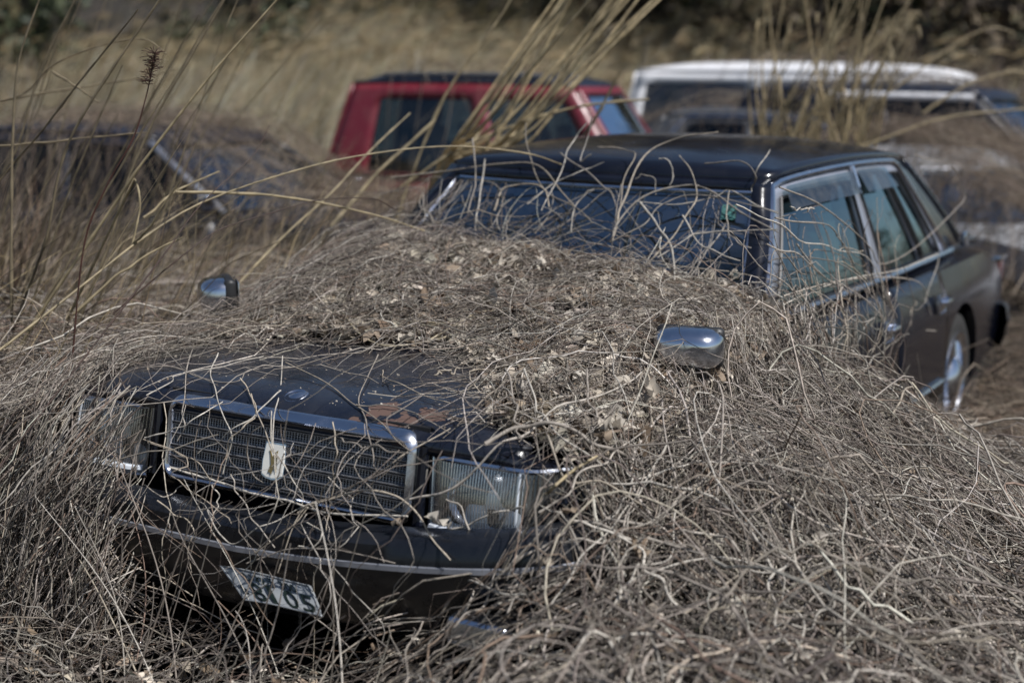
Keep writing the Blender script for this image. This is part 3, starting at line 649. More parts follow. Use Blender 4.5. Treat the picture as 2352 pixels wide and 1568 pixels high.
# ---------------------------------------------------------------- other cars, further off and blurred: simpler bodies, real panels and glass
def hatch(name, label, body, p, L=3.9, hoodx=0.75, hood_h=0.95, wins=(), boxy=True, rails=False, group=None, tail=0.05, trim=None, frame=None, rear_win=(-0.8, 0.8, 0.08, 0.9), glassname='darkglass', loc=(0, 0, 0), rz=0, w=0.80, detail=True):
    root = empty(name); tag(root, label, 'car' if 'van' not in name else 'van', group)
    bm_ = M[body]; zb = p['zb']
    def half(x, w_, top, sill=0.25): return [(0, sill), (w_ - 0.06, sill), (w_, sill + 0.12), (w_ + 0.01, (sill + top) / 2), (w_, top - 0.10), (w_ - 0.025, top - 0.01), (w_ - 0.08, top), (0.3, top + 0.015), (0, top + 0.02)]
    st = [(0.0, half(0, w - 0.10, hood_h - 0.22, 0.32)), (0.05, half(0, w - 0.05, hood_h - 0.09)), (0.25, half(0, w, hood_h - 0.03)), (hoodx, half(0, w, hood_h)), (p['xfb'] - p['bf'], half(0, w, zb)), (p['xrb'], half(0, w, zb)), (L - tail, half(0, w - 0.02, zb)), (L, half(0, w - 0.06, zb - 0.08))]
    loft('body', st, bm_, root, [(0.70, 0.31), (L - 0.72, 0.31)], 0.34)
    cabin(root, p, bm_, M[frame] if frame else bm_, list(wins), trim=trim, rear_win=rear_win, wsg=glassname, fine=False, sideglass=glassname)
    for x in (0.70, L - 0.72):
        for sg in (-1, 1): wheel(root, x, sg * (w - 0.10), 0.31, 0.30, 'satin')
    for sg in (-1, 1):
        b = MB(); b.box((0.06, sg * (w - 0.22), hood_h - 0.20), (0.10, 0.26, 0.15), 0.03); hl = b.build('headlamp', M['reflector'], root)
        b = MB(); b.box((p['xfb'] + 0.12, sg * (w + 0.09), zb + 0.07), (0.10, 0.16, 0.12), 0.035, None, 3); mr = b.build('door_mirror', bm_, root)
        b = MB(); b.box((p['xfb'] + 0.07, sg * (w + 0.09), zb + 0.11), (0.05, 0.10, 0.05), 0.02, None, 3); b.build('mirror_cap', M['chrome'], mr)
        b = MB(); b.box((L - 0.03, sg * (w - 0.10), zb - 0.18), (0.08, 0.14, 0.26), 0.02); b.build('tail_lamp', M['redlens'], root)
        for x0, x1 in ((p['xfb'] + 0.1, 0.5 * (p['xfb'] + p['xrb']) - 0.05), (0.5 * (p['xfb'] + p['xrb']) + 0.0, p['xrb'] - 0.45)):
            d = patch('door', lambda u, v, x0=x0, x1=x1, sg=sg: (x0 + (x1 - x0) * u, sg * (w + 0.014 - 0.03 * max(0, v - 0.75)), 0.36 + (zb - 0.42) * v), refine([0, 1], 0.25), refine([0, 1], 0.25), bm_, root, flip=(sg > 0)); solidify(d, 0.012, -1)
            b = MB(); b.tube([(x1 - 0.2, sg * (w + 0.03), zb - 0.15), (x1 - 0.07, sg * (w + 0.03), zb - 0.15)], 0.014, 6); b.build('handle', M['chrome'] if trim else M['black'], d)
        if rails:
            rf = cab(p)[3]; b = MB(); pts = [Vector(rf(sg * 0.88, v)) + Vector((0, 0, 0.05)) for v in np.linspace(0.08, 0.94, 12)]; pts[0].z -= 0.04; pts[-1].z -= 0.04
            b.tube(pts, 0.02, 8); b.build('roof_rail', M['grey'], root)
    b = MB(); b.box((-0.01, 0, 0.45), (0.14, 2 * w - 0.06, 0.22), 0.05, None, 3); b.build('front_bumper', bm_, root)
    b = MB(); b.box((L + 0.02, 0, 0.45), (0.14, 2 * w - 0.06, 0.22), 0.05, None, 3); b.build('rear_bumper', bm_, root)
    b = MB(); b.box((-0.004, 0, hood_h - 0.20), (0.05, 0.7, 0.12), 0.02); b.build('grille', M['black'], root)
    xm = 0.5 * (p['xft'] + p['xrt'])
    for x in (p['xft'] + 0.35, p['xrb'] - 0.75):
        for sg in (-1, 1):
            b = MB(); b.box((x, sg * 0.36, zb + 0.0), (0.14, 0.44, 0.5), 0.05); b.box((x, sg * 0.36, zb + 0.30), (0.09, 0.24, 0.15), 0.04); b.build('seat', M['interior'], root)
    root.location = loc; root.rotation_euler = (0, 0, rz)
    return root
# ---------------------------------------------------------------- place the other cars
def anchored(px, py, depth, local, rz):
    p = at(px, py, depth); c, s = math.cos(rz), math.sin(rz)
    return (p[0] - (c * local[0] - s * local[1]), p[1] - (s * local[0] + c * local[1]), p[2] - local[2])
def heading(right, toward):
    hx = right * s_[0] - toward * math.cos(YAW); hy = right * s_[1] - toward * math.sin(YAW)
    return math.atan2(-hy, -hx)
OTHERS = []
def put(fn, rz, anchor, L, w, zr, **k):
    loc = anchored(*anchor, rz); o = fn(loc=loc, rz=rz, **k); OTHERS.append((loc, rz, L, w, zr)); return o
rz = heading(0.95, 0.30)
RED = dict(zb=0.99, zt=1.66, zc=1.735, xfb=1.02, xft=1.48, xrb=3.42, xrt=3.24, wb=0.78, wt=0.66, bf=0.16, bft=0.12, br=0.05, side=0.02, arch=0.02)
def redvan(loc, rz):
    return hatch('hatchback', 'red hatchback with black roof bars half sunk in dry grass behind the black sedan', 'red', RED, L=3.4, hoodx=0.6, hood_h=0.92, wins=[(0.08, 0.40, 0.04, 0.84), (0.47, 0.86, 0.02, 0.84)], rails=True, trim=None, frame=None, loc=loc, rz=rz, w=0.79, rear_win=(-0.75, 0.75, 0.1, 0.85), glassname='blueglass')
o = put(redvan, rz, (822, 186, 11.0, (3.22, 0.64, 1.69)), 3.4, 0.8, 1.72)
for c_ in o.children:
    if c_.name.startswith('roof') and not c_.name.startswith('roof_rail'): c_.data.materials[0] = M['navy']
rz = heading(0.93, 0.36)
WHITE = dict(zb=1.12, zt=1.78, zc=1.88, xfb=0.55, xft=1.10, xrb=4.30, xrt=4.20, wb=0.82, wt=0.74, bf=0.18, bft=0.15, br=0.05, side=0.01, arch=0.01)
def whitevan(loc, rz):
    return hatch('van', 'white van with purple tinted side windows standing in tall dry grass', 'white', WHITE, L=4.35, hoodx=0.3, hood_h=1.05, wins=[(0.06, 0.26, 0.1, 0.84), (0.30, 0.60, 0.1, 0.84), (0.64, 0.96, 0.1, 0.84)], trim=None, loc=loc, rz=rz, w=0.84, rear_win=(-0.8, 0.8, 0.1, 0.85), glassname='purpleglass')
o = put(whitevan, rz, (1458, 162, 14.6, (4.22, 0.76, 1.80)), 4.35, 0.85, 1.85)
rz = heading(0.86, 0.50)
DARK = dict(zb=1.02, zt=1.56, zc=1.63, xfb=1.25, xft=1.85, xrb=4.10, xrt=3.80, wb=0.80, wt=0.68, bf=0.16, bft=0.12, br=0.06, side=0.02, arch=0.01)
def darkvan(loc, rz):
    r = hatch('estate_car', 'dark blue estate car with a pale roof strip, right of the white van behind reeds', 'navy', DARK, L=4.3, hoodx=0.8, hood_h=0.93, wins=[(0.07, 0.40, 0.05, 0.82), (0.44, 0.68, 0.05, 0.82), (0.72, 0.93, 0.05, 0.82)], trim=None, loc=loc, rz=rz, w=0.82)
    P = cab(DARK)[2](1); Q = inset(P, -0.012)
    b = MB(); pts = [Vector(Q(u, 0.96)) for u in np.linspace(0.02, 0.62, 20)]; b.tube(pts, 0.030, 8); b.build('roof_strip', M['white'], r)
    return r
o = put(darkvan, rz, (2236, 218, 11.6, (1.87, 0.70, 1.57)), 4.3, 0.83, 1.6)
rz = heading(0.95, 0.30)
GREY = dict(zb=0.93, zt=1.37, zc=1.44, xfb=1.35, xft=1.95, xrb=3.75, xrt=3.25, wb=0.78, wt=0.64, bf=0.16, bft=0.12, br=0.10, side=0.02, arch=0.03)
def greycar(loc, rz):
    return hatch('saloon_car', 'grey car with pale clouded windows tucked in front of the white van', 'grey', GREY, L=4.2, hoodx=0.6, hood_h=0.88, wins=[(0.06, 0.44, 0.05, 0.84), (0.48, 0.80, 0.05, 0.84)], trim='chrome', loc=loc, rz=rz, w=0.80)
o = put(greycar, rz, (1520, 262, 12.6, (3.3, 0.64, 1.40)), 4.2, 0.8, 1.42)
rz = heading(0.42, 0.91)
WS = dict(zb=0.92, zt=1.34, zc=1.41, xfb=1.40, xft=2.00, xrb=3.90, xrt=3.35, wb=0.80, wt=0.65, bf=0.17, bft=0.12, br=0.10, side=0.02, arch=0.03)
def whitecar(loc, rz):
    return hatch('white_sedan', 'white sedan under a heap of dead vines at the right edge, behind the black sedan', 'silver', WS, L=4.5, hoodx=0.5, hood_h=0.86, wins=[(0.06, 0.42, 0.05, 0.84), (0.46, 0.80, 0.05, 0.84)], trim='satin', loc=loc, rz=rz, w=0.84)
o = put(whitecar, rz, (2080, 380, 10.8, (2.0, 0.66, 1.33)), 4.5, 0.85, 1.36)
rz = heading(0.92, 0.40)
BL = dict(zb=0.93, zt=1.35, zc=1.42, xfb=1.35, xft=2.05, xrb=4.3, xrt=3.6, wb=0.80, wt=0.66, bf=0.17, bft=0.12, br=0.10, side=0.02, arch=0.03)
def bluecar(loc, rz):
    r = hatch('blue_sedan', 'dark blue sedan sunk to its windows in dead vines behind the reeds on the left', 'navy', BL, L=4.6, hoodx=0.6, hood_h=0.88, wins=[(0.06, 0.42, 0.05, 0.84), (0.46, 0.80, 0.05, 0.84)], trim=None, loc=loc, rz=rz, w=0.84)
    P = cab(BL)[2](1); b = MB(); b.tube([Vector(inset(P, -0.01)(0.012, v)) for v in np.linspace(0.0, 0.97, 10)], 0.022, 6); b.build('pillar_moulding', M['satin'], r)
    return r
o = put(bluecar, rz, (515, 490, 8.9, (1.40, 0.80, 0.93)), 4.6, 0.85, 1.38)

# ================================================================ lie of the vines
NZ = rng.random((64, 64))
def vnoise(x, y, s):
    x = np.asarray(x) / s + 1000.3; y = np.asarray(y) / s + 1000.7
    i = np.floor(x).astype(int); j = np.floor(y).astype(int); a = x - i; b = y - j; a = a * a * (3 - 2 * a); b = b * b * (3 - 2 * b)
    g = lambda p, q: NZ[p % 64, q % 64]
    return (g(i, j) * (1 - a) + g(i + 1, j) * a) * (1 - b) + (g(i, j + 1) * (1 - a) + g(i + 1, j + 1) * a) * b - 0.5
def H(x, y):
    """height of the vine mass on the ground round the car"""
    x = np.asarray(x, float); y = np.asarray(y, float)
    n = 0.16 * vnoise(x, y, 0.9) + 0.12 * vnoise(x, y, 0.35)
    base = 0.27 + 0.10 * sstep(3, 7, np.hypot(x, y - 2.5)) * sstep(-1.5, 1.5, y) - 0.06 * sstep(2.2, 4.0, x) * (y < 0) - 0.22 * sstep(5.3, 7.0, x) * sstep(2.0, 0.5, y)
    base = base * (0.55 + 0.45 * sstep(-2.6, -0.7, x))
    # left flank of the car (towards the camera's right)
    ax = np.interp(x, [-0.6, -0.25, 0.05, 0.35, 0.8, 1.6, 2.1, 2.6, 3.1, 3.7, 4.4, 5.2, 6.5], [0.0, 0.20, 0.42, 0.52, 0.50, 0.60, 0.34, 0.16, 0.06, 0.0, -0.03, 0.05, 0.2])
    dy = np.clip(-y - 0.80, 0, None); l = np.where(y < 0, ax * np.exp(-(dy / 0.85) ** 2), 0) * sstep(-0.3, -1.0, y)
    # in front of the bumper
    ay = np.interp(y, [-2.5, -1.5, -1.15, -0.95, -0.8, -0.6, -0.3, 0.2, 0.6, 1.0], [0.02, 0.24, 0.30, 0.16, 0.02, -0.06, -0.09, -0.10, -0.08, 0.14])
    fr = ay * sstep(-1.1, -0.2, x) * sstep(1.0, 0.0, x) * (np.abs(y) < 2.6)
    # far flank
    r = np.where(y > 0, np.interp(x, [-0.9, -0.1, 0.4, 1.2, 3, 5, 7], [0.05, 0.28, 0.42, 0.46, 0.5, 0.5, 0.35]) * np.exp(-(np.clip(y - 1.0, 0, None) / 2.6) ** 2) * sstep(0.55, 1.0, y), 0)
    h = base + np.maximum(l, fr) + r + n * (0.45 + 0.55 * sstep(0.3, 0.6, base + l)) - 0.03 * (x < -0.05) * sstep(1.0, 0.6, np.abs(y))
    # heaps over and around the other cars
    for ci, (loc, rz, L, w, zr) in enumerate(OTHERS):
        c, s = math.cos(rz), math.sin(rz); dx, dyy = x - loc[0], y - loc[1]
        lx = c * dx + s * dyy; ly = -s * dx + c * dyy
        ex = np.maximum(np.maximum(-lx, lx - L), 0); ey = np.maximum(np.abs(ly) - w, 0); d = np.hypot(ex, ey)
        h = np.maximum(h, ((0.36 if ci == 4 else 0.30 if ci == 0 else 0.62) + 0.5 * n) * np.exp(-(d / 0.9) ** 2))
    return h
def in_car(x, y, m=0.0): return (np.abs(y) < 0.93 + m) & (x > -0.08 - m) & (x < 5.3 + m)
CT = np.cos(YAW); ST = np.sin(YAW)
def terrain(x, y):
    t = x * CT + y * ST; q = -x * ST + y * CT
    h = 0.26 * np.clip(t - 20 - 1.2 * np.sin(q * 0.11), 0, None) ** 1.15
    az = np.arctan2(y - CAM[1], x - CAM[0]); return np.minimum(h, 26) * sstep(-0.10, 0.14, az) + 0.15 * vnoise(x, y, 6.0) * sstep(8, 16, t)
def G(x, y):
    """top of the vine mass, with the hill beyond"""
    t = np.asarray(x) * CT + np.asarray(y) * ST
    near = H(x, y) * (1 - sstep(14, 20, t)) + 0.3 * sstep(14, 20, t)
    return near + terrain(x, y)
def axis(lo, hi, a, b, st, g=1.18):
    c = list(np.arange(a, b + 1e-6, st)); s = st; v = b
    while v < hi: s *= g; v += s; c.append(v)
    s = st; v = a
    while v > lo: s *= g; v -= s; c.insert(0, v)
    return np.array(c)
gx = axis(-300, 500, -1.6, 9.0, 0.06); gy = axis(-400, 400, -3.6, 6.5, 0.06)
XX, YY = np.meshgrid(gx, gy); ZZ = G(XX, YY) - 0.085 - 0.24 * (np.hypot(XX - 0.5, YY) < 2.8)
sunk = in_car(XX, YY, -0.05); ZZ = np.where(sunk, np.minimum(ZZ, 0.12), ZZ)
for (loc, rz, L, w, zr) in OTHERS:
    c, s = math.cos(rz), math.sin(rz); lx = c * (XX - loc[0]) + s * (YY - loc[1]); ly = -s * (XX - loc[0]) + c * (YY - loc[1])
    ZZ = np.where((lx > 0.1) & (lx < L - 0.1) & (np.abs(ly) < w - 0.1), np.minimum(ZZ, loc[2] + 0.2), ZZ)
nx, ny = len(gx), len(gy); idx = np.arange(nx * ny).reshape(ny, nx)
F = np.stack([idx[:-1, :-1], idx[:-1, 1:], idx[1:, 1:], idx[1:, :-1]], -1).reshape(-1, 4)
g = mesh_np('ground', np.stack([XX, YY, ZZ], -1), F, M['soil']); tag(g, kind='structure')

# heap of litter on the bonnet and against the windscreen
def ws_x(y, z):
    v = np.clip((z - SED['zb']) / (SED['zt'] - SED['zb']), 0, 1); w_ = SED['wb'] + (SED['wt'] - SED['wb']) * v ** 1.25
    return SED['xfb'] + (SED['xft'] - SED['xfb']) * v - (SED['bf'] + (SED['bft'] - SED['bf']) * v) * (1 - np.clip(y / w_, -1, 1) ** 2)
def T(x, y):
    """thickness of the litter on the bonnet"""
    edge = np.interp(y, [-0.9, -0.75, -0.57, -0.47, -0.36, -0.15, 0.15, 0.4, 0.8], [-0.05, 0.02, 0.17, 0.36, 0.56, 0.68, 0.66, 0.66, 0.62]) + 0.10 * vnoise(x * 0 + 3, y, 0.2)
    back = np.interp(y, [-0.9, -0.55, -0.25, -0.05, 0.2, 0.9], [0.09, 0.09, 0.12, 0.14, 0.15, 0.15])
    g_ = sstep(0, 1, (x - edge) / 1.0)
    return sstep(0, 0.10, x - edge) * 0.022 + back * g_ + 0.05 * vnoise(x, y, 0.22) * sstep(0, 0.3, x - edge) - 0.03 * (1 - sstep(-0.02, 0.05, x - edge))
def hood_top(x, y):
    fl = np.clip((np.abs(y) - 0.78) / 0.15, 0, 1)
    return hood_z(x, np.clip(y, -0.80, 0.80)) - 0.10 * fl ** 2
hx_ = np.arange(0.2, 2.0, 0.03); hy_ = np.arange(-0.90, 0.901, 0.03)
X2, Y2 = np.meshgrid(hx_, hy_); Z2 = hood_top(X2, Y2) + T(X2, Y2) - 0.012
idx = np.arange(X2.size).reshape(X2.shape); F = np.stack([idx[:-1, :-1], idx[:-1, 1:], idx[1:, 1:], idx[1:, :-1]], -1).reshape(-1, 4)
fx = X2.ravel()[F].mean(1); fy = Y2.ravel()[F].mean(1); fz = Z2.ravel()[F].mean(1)
keep = (fx < ws_x(fy, fz) + 0.02) & (T(fx, fy) > 0.012) & ((fx < 1.62) | (np.abs(fy) < 0.80))
hp_ = mesh_np('litter_heap', np.stack([X2, Y2, Z2], -1), F[keep], M['soil'])
tag(hp_, 'heap of brown rotted litter on the black sedan bonnet against the windscreen', 'litter', kind='stuff')

# ================================================================ stems
def tubes(name, P, R, col, mat_, ns=3, parent=None):
    """N stems of K points as one mesh: P (N,K,3), R (N,K), col (N,3)"""
    N, K, _ = P.shape
    Tn = np.gradient(P, axis=1); Tn /= np.linalg.norm(Tn, axis=2, keepdims=True) + 1e-9
    ref = rng.normal(size=(N, 1, 3)); a = np.cross(Tn, ref); a /= np.linalg.norm(a, axis=2, keepdims=True) + 1e-9; b = np.cross(Tn, a)
    ang = 2 * PI * np.arange(ns) / ns
    V = P[:, :, None, :] + R[:, :, None, None] * (np.cos(ang)[None, None, :, None] * a[:, :, None, :] + np.sin(ang)[None, None, :, None] * b[:, :, None, :])
    i = np.arange(N)[:, None, None] * K * ns; k = np.arange(K - 1)[None, :, None] * ns; j = np.arange(ns)[None, None, :]; j2 = (j + 1) % ns
    F = np.stack([i + k + j, i + k + j2, i + k + ns + j2, i + k + ns + j], -1).reshape(-1, 4)
    c = np.repeat(col, K * ns, 0)
    return mesh_np(name, V, F, mat_, parent, True, c)
VC = np.array([(0.33, 0.295, 0.255), (0.26, 0.228, 0.195), (0.15, 0.126, 0.105), (0.43, 0.395, 0.345), (0.20, 0.172, 0.148), (0.09, 0.072, 0.061), (0.31, 0.265, 0.21), (0.17, 0.12, 0.09)])
PV = np.array([.13, .13, .19, .09, .17, .14, .08, .07])
FARC = VC * [0.70, 0.62, 0.54]
SC = np.array([(0.40, 0.325, 0.20), (0.46, 0.38, 0.25), (0.33, 0.26, 0.155), (0.36, 0.30, 0.20), (0.28, 0.21, 0.13)])
def pick(N, pal, p=None, var=0.18):
    if p is None and len(pal) == 8: p = PV
    c = pal[rng.choice(len(pal), N, p=p)]; return np.clip(c * (1 + rng.normal(0, var, (N, 1))) * (1 + rng.normal(0, 0.016, (N, 3))), 0.01, 0.8)
def crawl(N, K, xy, L, surf, lo=-0.06, hi=0.05, arc=0.06, curl=0.5, theta=None, r=(0.0008, 0.0019), kink=0.0):
    """stems that wander over a surface z = surf(x, y)"""
    L = L[0] + (L[1] - L[0]) * rng.random(N) ** 1.5 if hasattr(L, '__len__') else np.full(N, L)
    th = rng.random(N) * 2 * PI if theta is None else theta
    om = rng.normal(0, curl, N); P = np.zeros((N, K, 3)); p = xy.copy(); P[:, 0, :2] = p
    t = th.copy(); ds = L / (K - 1)
    for k in range(1, K):
        om = om * 0.82 + rng.normal(0, curl * 0.42, N); t = t + om + kink * rng.normal(0, 1, N) * (rng.random(N) < 0.12)
        p = p + np.stack([np.cos(t), np.sin(t)], 1) * ds[:, None]; P[:, k, :2] = p
    s = np.linspace(0, 1, K)[None]
    ar = np.abs(rng.normal(0, arc, N))[:, None] * np.sin(PI * s) ** 1.0
    tilt = rng.normal(0, arc * 0.5, N)[:, None] * (s - 0.5)
    P[:, :, 2] = surf(P[:, :, 0], P[:, :, 1]) + rng.uniform(lo, hi, N)[:, None] + ar + tilt + rng.normal(0, 0.006, (N, K))
    R = (r[0] + (r[1] - r[0]) * rng.random(N) ** 1.8)[:, None] * (1 - 0.35 * s)
    return P, R
def clear_of_car(P):
    """push points that lie inside the main car's body out to its skin"""
    x, y, z = P[..., 0], P[..., 1], P[..., 2]
    hi = np.where(x < 1.45, hood_top(x, y), 0.93)
    ins = (x > -0.07) & (x < 5.2) & (np.abs(y) < 0.945) & (z < hi + 0.004)
    up = ins & (z > hi - 0.12); P[..., 2] = np.where(up, hi + 0.006 + 0.01 * rng.random(x.shape), z)
    low = ins & ~up; side = low & (np.abs(y) > 0.5) & (x > 0.1)
    P[..., 1] = np.where(side, np.sign(y) * (0.955 + 0.02 * rng.random(x.shape)), y)
    fr = low & ~side; P[..., 0] = np.where(fr, -0.10 - 0.03 * rng.random(x.shape), x)
    return P
def region(N, x0, x1, y0, y1, ok=None):
    out = np.zeros((0, 2))
    while len(out) < N:
        q = np.stack([rng.uniform(x0, x1, 2 * N), rng.uniform(y0, y1, 2 * N)], 1)
        # only where the camera could plausibly look, with a margin
        d = np.stack([q[:, 0] - CAM[0], q[:, 1] - CAM[1], G(q[:, 0], q[:, 1]) - CAM[2]], 1)
        zc_ = d @ f_; u = 1176 + FPX * (d @ S_) / np.maximum(zc_, 0.1); v = 784 - FPX * (d @ U_) / np.maximum(zc_, 0.1)
        m = (zc_ > 1.2) & (u > -420) & (u < 2780) & (v < 1950)
        if ok is not None: m &= ok(q[:, 0], q[:, 1])
        out = np.concatenate([out, q[m]])
    return out[:N]
outside = lambda x, y: ~in_car(x, y, 0.0)
def tangle(name, label, N, K, box, L, surf=G, ok=outside, pal=VC, mt='vine', cat='dead vines', ns=3, fix=True, **k):
    xy = region(N, *box, ok); P, R = crawl(N, K, xy, L, surf, **k)
    if fix: P = clear_of_car(P)
    o = tubes(name, P, R, pick(N, pal), M[mt], ns); tag(o, label, cat, kind='stuff'); return o
tangle('vine_tangle', 'tangle of dead grey vines on the ground in front of the black sedan', 2900, 8, (-1.4, 0.25, -2.6, 0.9), (0.12, 0.6), lo=-0.26, hi=0.04, arc=0.045, curl=0.45, kink=0.6, r=(0.0009, 0.0028), pal=VC * 0.74)  # palette darkened: foreground dimness put into the stem colour, not real rot
tangle('vine_tangle', 'thick mound of dead vines against the near front wing of the black sedan', 2700, 8, (0.1, 2.9, -2.9, -0.86), (0.12, 0.7), lo=-0.28, hi=0.06, arc=0.05, curl=0.45, kink=0.6, r=(0.0009, 0.0028), pal=VC * 0.74)  # same darkened palette, standing in for dim light low on the flank
tangle('vine_loops', 'long looping vine stems standing out of the mound by the near front wing', 1500, 14, (-0.9, 2.4, -2.6, -0.95), (0.3, 1.2), lo=-0.14, hi=0.08, arc=0.08, curl=0.36, kink=0.9, r=(0.0014, 0.0048), ns=4)
tangle('vine_tangle', 'low mat of brown dead vines beside the rear door and rear wheel', 5200, 6, (2.4, 8.5, -4.5, -0.92), (0.15, 0.8), lo=-0.12, hi=0.05, arc=0.05, curl=0.45, r=(0.001, 0.0028), pal=FARC)
tangle('vine_tangle', 'mass of dead brown vines left of the black sedan, below the reeds', 8500, 7, (-1.2, 4.2, 0.9, 4.2), (0.15, 0.9), lo=-0.14, hi=0.07, arc=0.06, curl=0.40, r=(0.0009, 0.0026), pal=VC * [0.80, 0.74, 0.68])  # browner palette, also lowered to paint in shadow among the brush
tangle('vine_branches', 'coarse brown stems crossing the vine mass left of the black sedan', 700, 10, (-1.0, 5, 0.95, 4.4), (0.4, 1.4), lo=-0.02, hi=0.10, arc=0.10, curl=0.22, kink=0.6, r=(0.0016, 0.0045), ns=4)
tangle('vine_field', 'wide blurred mat of dead vines between the cars further off', 9000, 5, (3.5, 16, -7, 9), (0.2, 1.0), lo=-0.08, hi=0.12, arc=0.09, curl=0.5, r=(0.0015, 0.0036), ok=lambda x, y: ~in_car(x, y, 0.1), pal=FARC)
# strands that fall from the wing to the ground, combed downhill
N = 1000; xs = 0.1 + 2.2 * rng.beta(1.5, 2.2, N); th = -PI / 2 + rng.normal(0.05, 0.62, N)
xy = np.stack([xs, rng.uniform(-1.15, -0.80, N)], 1)
surf_edge = lambda x, y: np.where((np.abs(y) < 0.93) & (x > 0.03), np.maximum(hood_top(x, y) + np.maximum(T(x, y), 0) * (x < 1.9), G(x, y)), G(x, y))
P, R = crawl(N, 8, xy, (0.2, 1.0), surf_edge, lo=-0.05, hi=0.06, arc=0.06, curl=0.34, theta=th); P = clear_of_car(P)
o = tubes('vine_fringe', P, R, pick(N, VC), M['vine']); tag(o, 'fringe of thin dead vines falling from the near front wing to the ground', 'dead vines', kind='stuff')
# twigs and runners in the bonnet litter
surf_h = lambda x, y: np.where(np.abs(y) < 0.93, hood_top(x, y) + np.maximum(T(x, y), 0.0), G(x, y))
okh = lambda x, y: (T(x, y) > 0.008) & (x < ws_x(y, hood_top(x, y) + T(x, y)) + 0.02) & (np.abs(y) < 0.93)
def fix_ws(P):
    x, y, z = P[..., 0], P[..., 1], P[..., 2]; lim = ws_x(y, z) - 0.012
    P[..., 0] = np.where((x > lim) & (np.abs(y) < 0.80), lim - 0.015 * rng.random(x.shape), x); return P
for nm, lab, N, K, L, kw in (('vine_litter', 'dense dead vine litter heaped over the black sedan bonnet', 4600, 6, (0.05, 0.40), dict(lo=-0.012, hi=0.03, arc=0.022, curl=0.34, r=(0.0008, 0.0024))),
                             ('vine_runners', 'long thin dead runners looping above the bonnet litter', 280, 14, (0.4, 1.3), dict(lo=0.0, hi=0.06, arc=0.05, curl=0.24, kink=0.6, r=(0.001, 0.0026)))):
    xy = region(N, 0.2, 2.0, -0.95, 0.95, okh); P, R = crawl(N, K, xy, L, surf_h, **kw); P = clear_of_car(fix_ws(P))
    o = tubes(nm, P, R, pick(N, VC), M['vine']); tag(o, lab, 'dead vines', kind='stuff')
# sparse runners on the bare part of the bonnet, along the far wing and over the front corner
N = 26; xy = region(N, 0.25, 1.0, -0.4, 0.93, lambda x, y: in_car(x, y, 0)); P, R = crawl(N, 14, xy, (0.35, 1.1), surf_h, lo=0.002, hi=0.03, arc=0.03, curl=0.2, theta=rng.normal(PI / 2, 0.9, N)); P = clear_of_car(P)
o = tubes('bonnet_runners', P, R, pick(N, VC), M['vine'], 4); tag(o, 'sparse thin runners lying on the bare black bonnet', 'dead vines', kind='stuff')
N = 1100; xy = np.stack([rng.uniform(0.05, 1.7, N), rng.uniform(0.74, 1.05, N)], 1); P, R = crawl(N, 10, xy, (0.25, 0.9), surf_h, lo=0.0, hi=0.05, arc=0.04, curl=0.16, theta=rng.choice([0, PI], N) + rng.normal(0, 0.4, N)); P = clear_of_car(P)
o = tubes('wing_runners', P, R, pick(N, VC), M['vine']); tag(o, 'dead vines trailing along the far front wing of the black sedan', 'dead vines', kind='stuff')
N = 640; K = 10; xo_ = rng.uniform(-0.26, 0.03, N); y0_ = 0.475 + 0.95 * xo_ + 0.50 * rng.random(N) ** 0.8; s = np.linspace(0, 1, K)[None]; top = rng.uniform(0.35, 0.92, N); bot = top - rng.uniform(0.15, 0.6, N)
P = np.zeros((N, K, 3)); P[:, :, 2] = top[:, None] * (1 - s) + bot[:, None] * s
xface = np.where(y0_ < 0.8, 0.02, 0.02 + 0.9 * (y0_ - 0.8))
P[:, :, 0] = np.minimum(xo_, xface - 0.02)[:, None] - 0.03 * np.sin(PI * s) + 0.10 * (1 - s) ** 3 + np.cumsum(rng.normal(0, 0.012, (N, K)), 1)
P[:, :, 1] = y0_[:, None] + np.abs(0.16 * rng.normal(0, 1, N))[:, None] * s + np.cumsum(rng.normal(0, 0.014, (N, K)), 1)
R = rng.uniform(0.0009, 0.0030, N)[:, None] * (1 - 0.3 * s); o = tubes('vine_curtain', P, R, pick(N, VC), M['vine'])
tag(o, 'curtain of dead vines hanging over the far headlamp corner', 'dead vines', kind='stuff')
# loose vines across the grille and bumper
N = 46; K = 16; s = np.linspace(0, 1, K)[None]; y0_ = rng.uniform(-0.62, 0.62, N); top = rng.uniform(0.62, 0.87, N); bot = rng.uniform(0.22, 0.62, N)
P = np.zeros((N, K, 3)); P[:, :, 2] = top[:, None] * (1 - s) + bot[:, None] * s + np.cumsum(rng.normal(0, 0.005, (N, K)), 1)
P[:, :, 0] = -0.02 - 0.10 * s - rng.uniform(0, 0.08, N)[:, None] - 0.07 * np.sin(PI * s) * rng.random(N)[:, None] + np.cumsum(rng.normal(0, 0.008, (N, K)), 1) + 0.09 * (1 - s) ** 4 * (top > 0.8)[:, None]
P[:, :, 1] = y0_[:, None] + (rng.normal(0, 0.28, N)[:, None]) * s + 0.06 * np.sin(2 * PI * (s * rng.uniform(0.5, 1.6, N)[:, None] + rng.random(N)[:, None])) + np.cumsum(rng.normal(0, 0.010, (N, K)), 1)
P[:, :, 0] = np.minimum(P[:, :, 0], np.where(P[:, :, 2] < 0.6, -0.11, 0.03)); R = rng.uniform(0.0008, 0.0019, N)[:, None] * (1 - 0.3 * s)
o = tubes('grille_vines', P, R, pick(N, VC), M['vine'], 4); tag(o, 'loose web of thin vines across the chrome grille and front bumper', 'dead vines', kind='stuff')
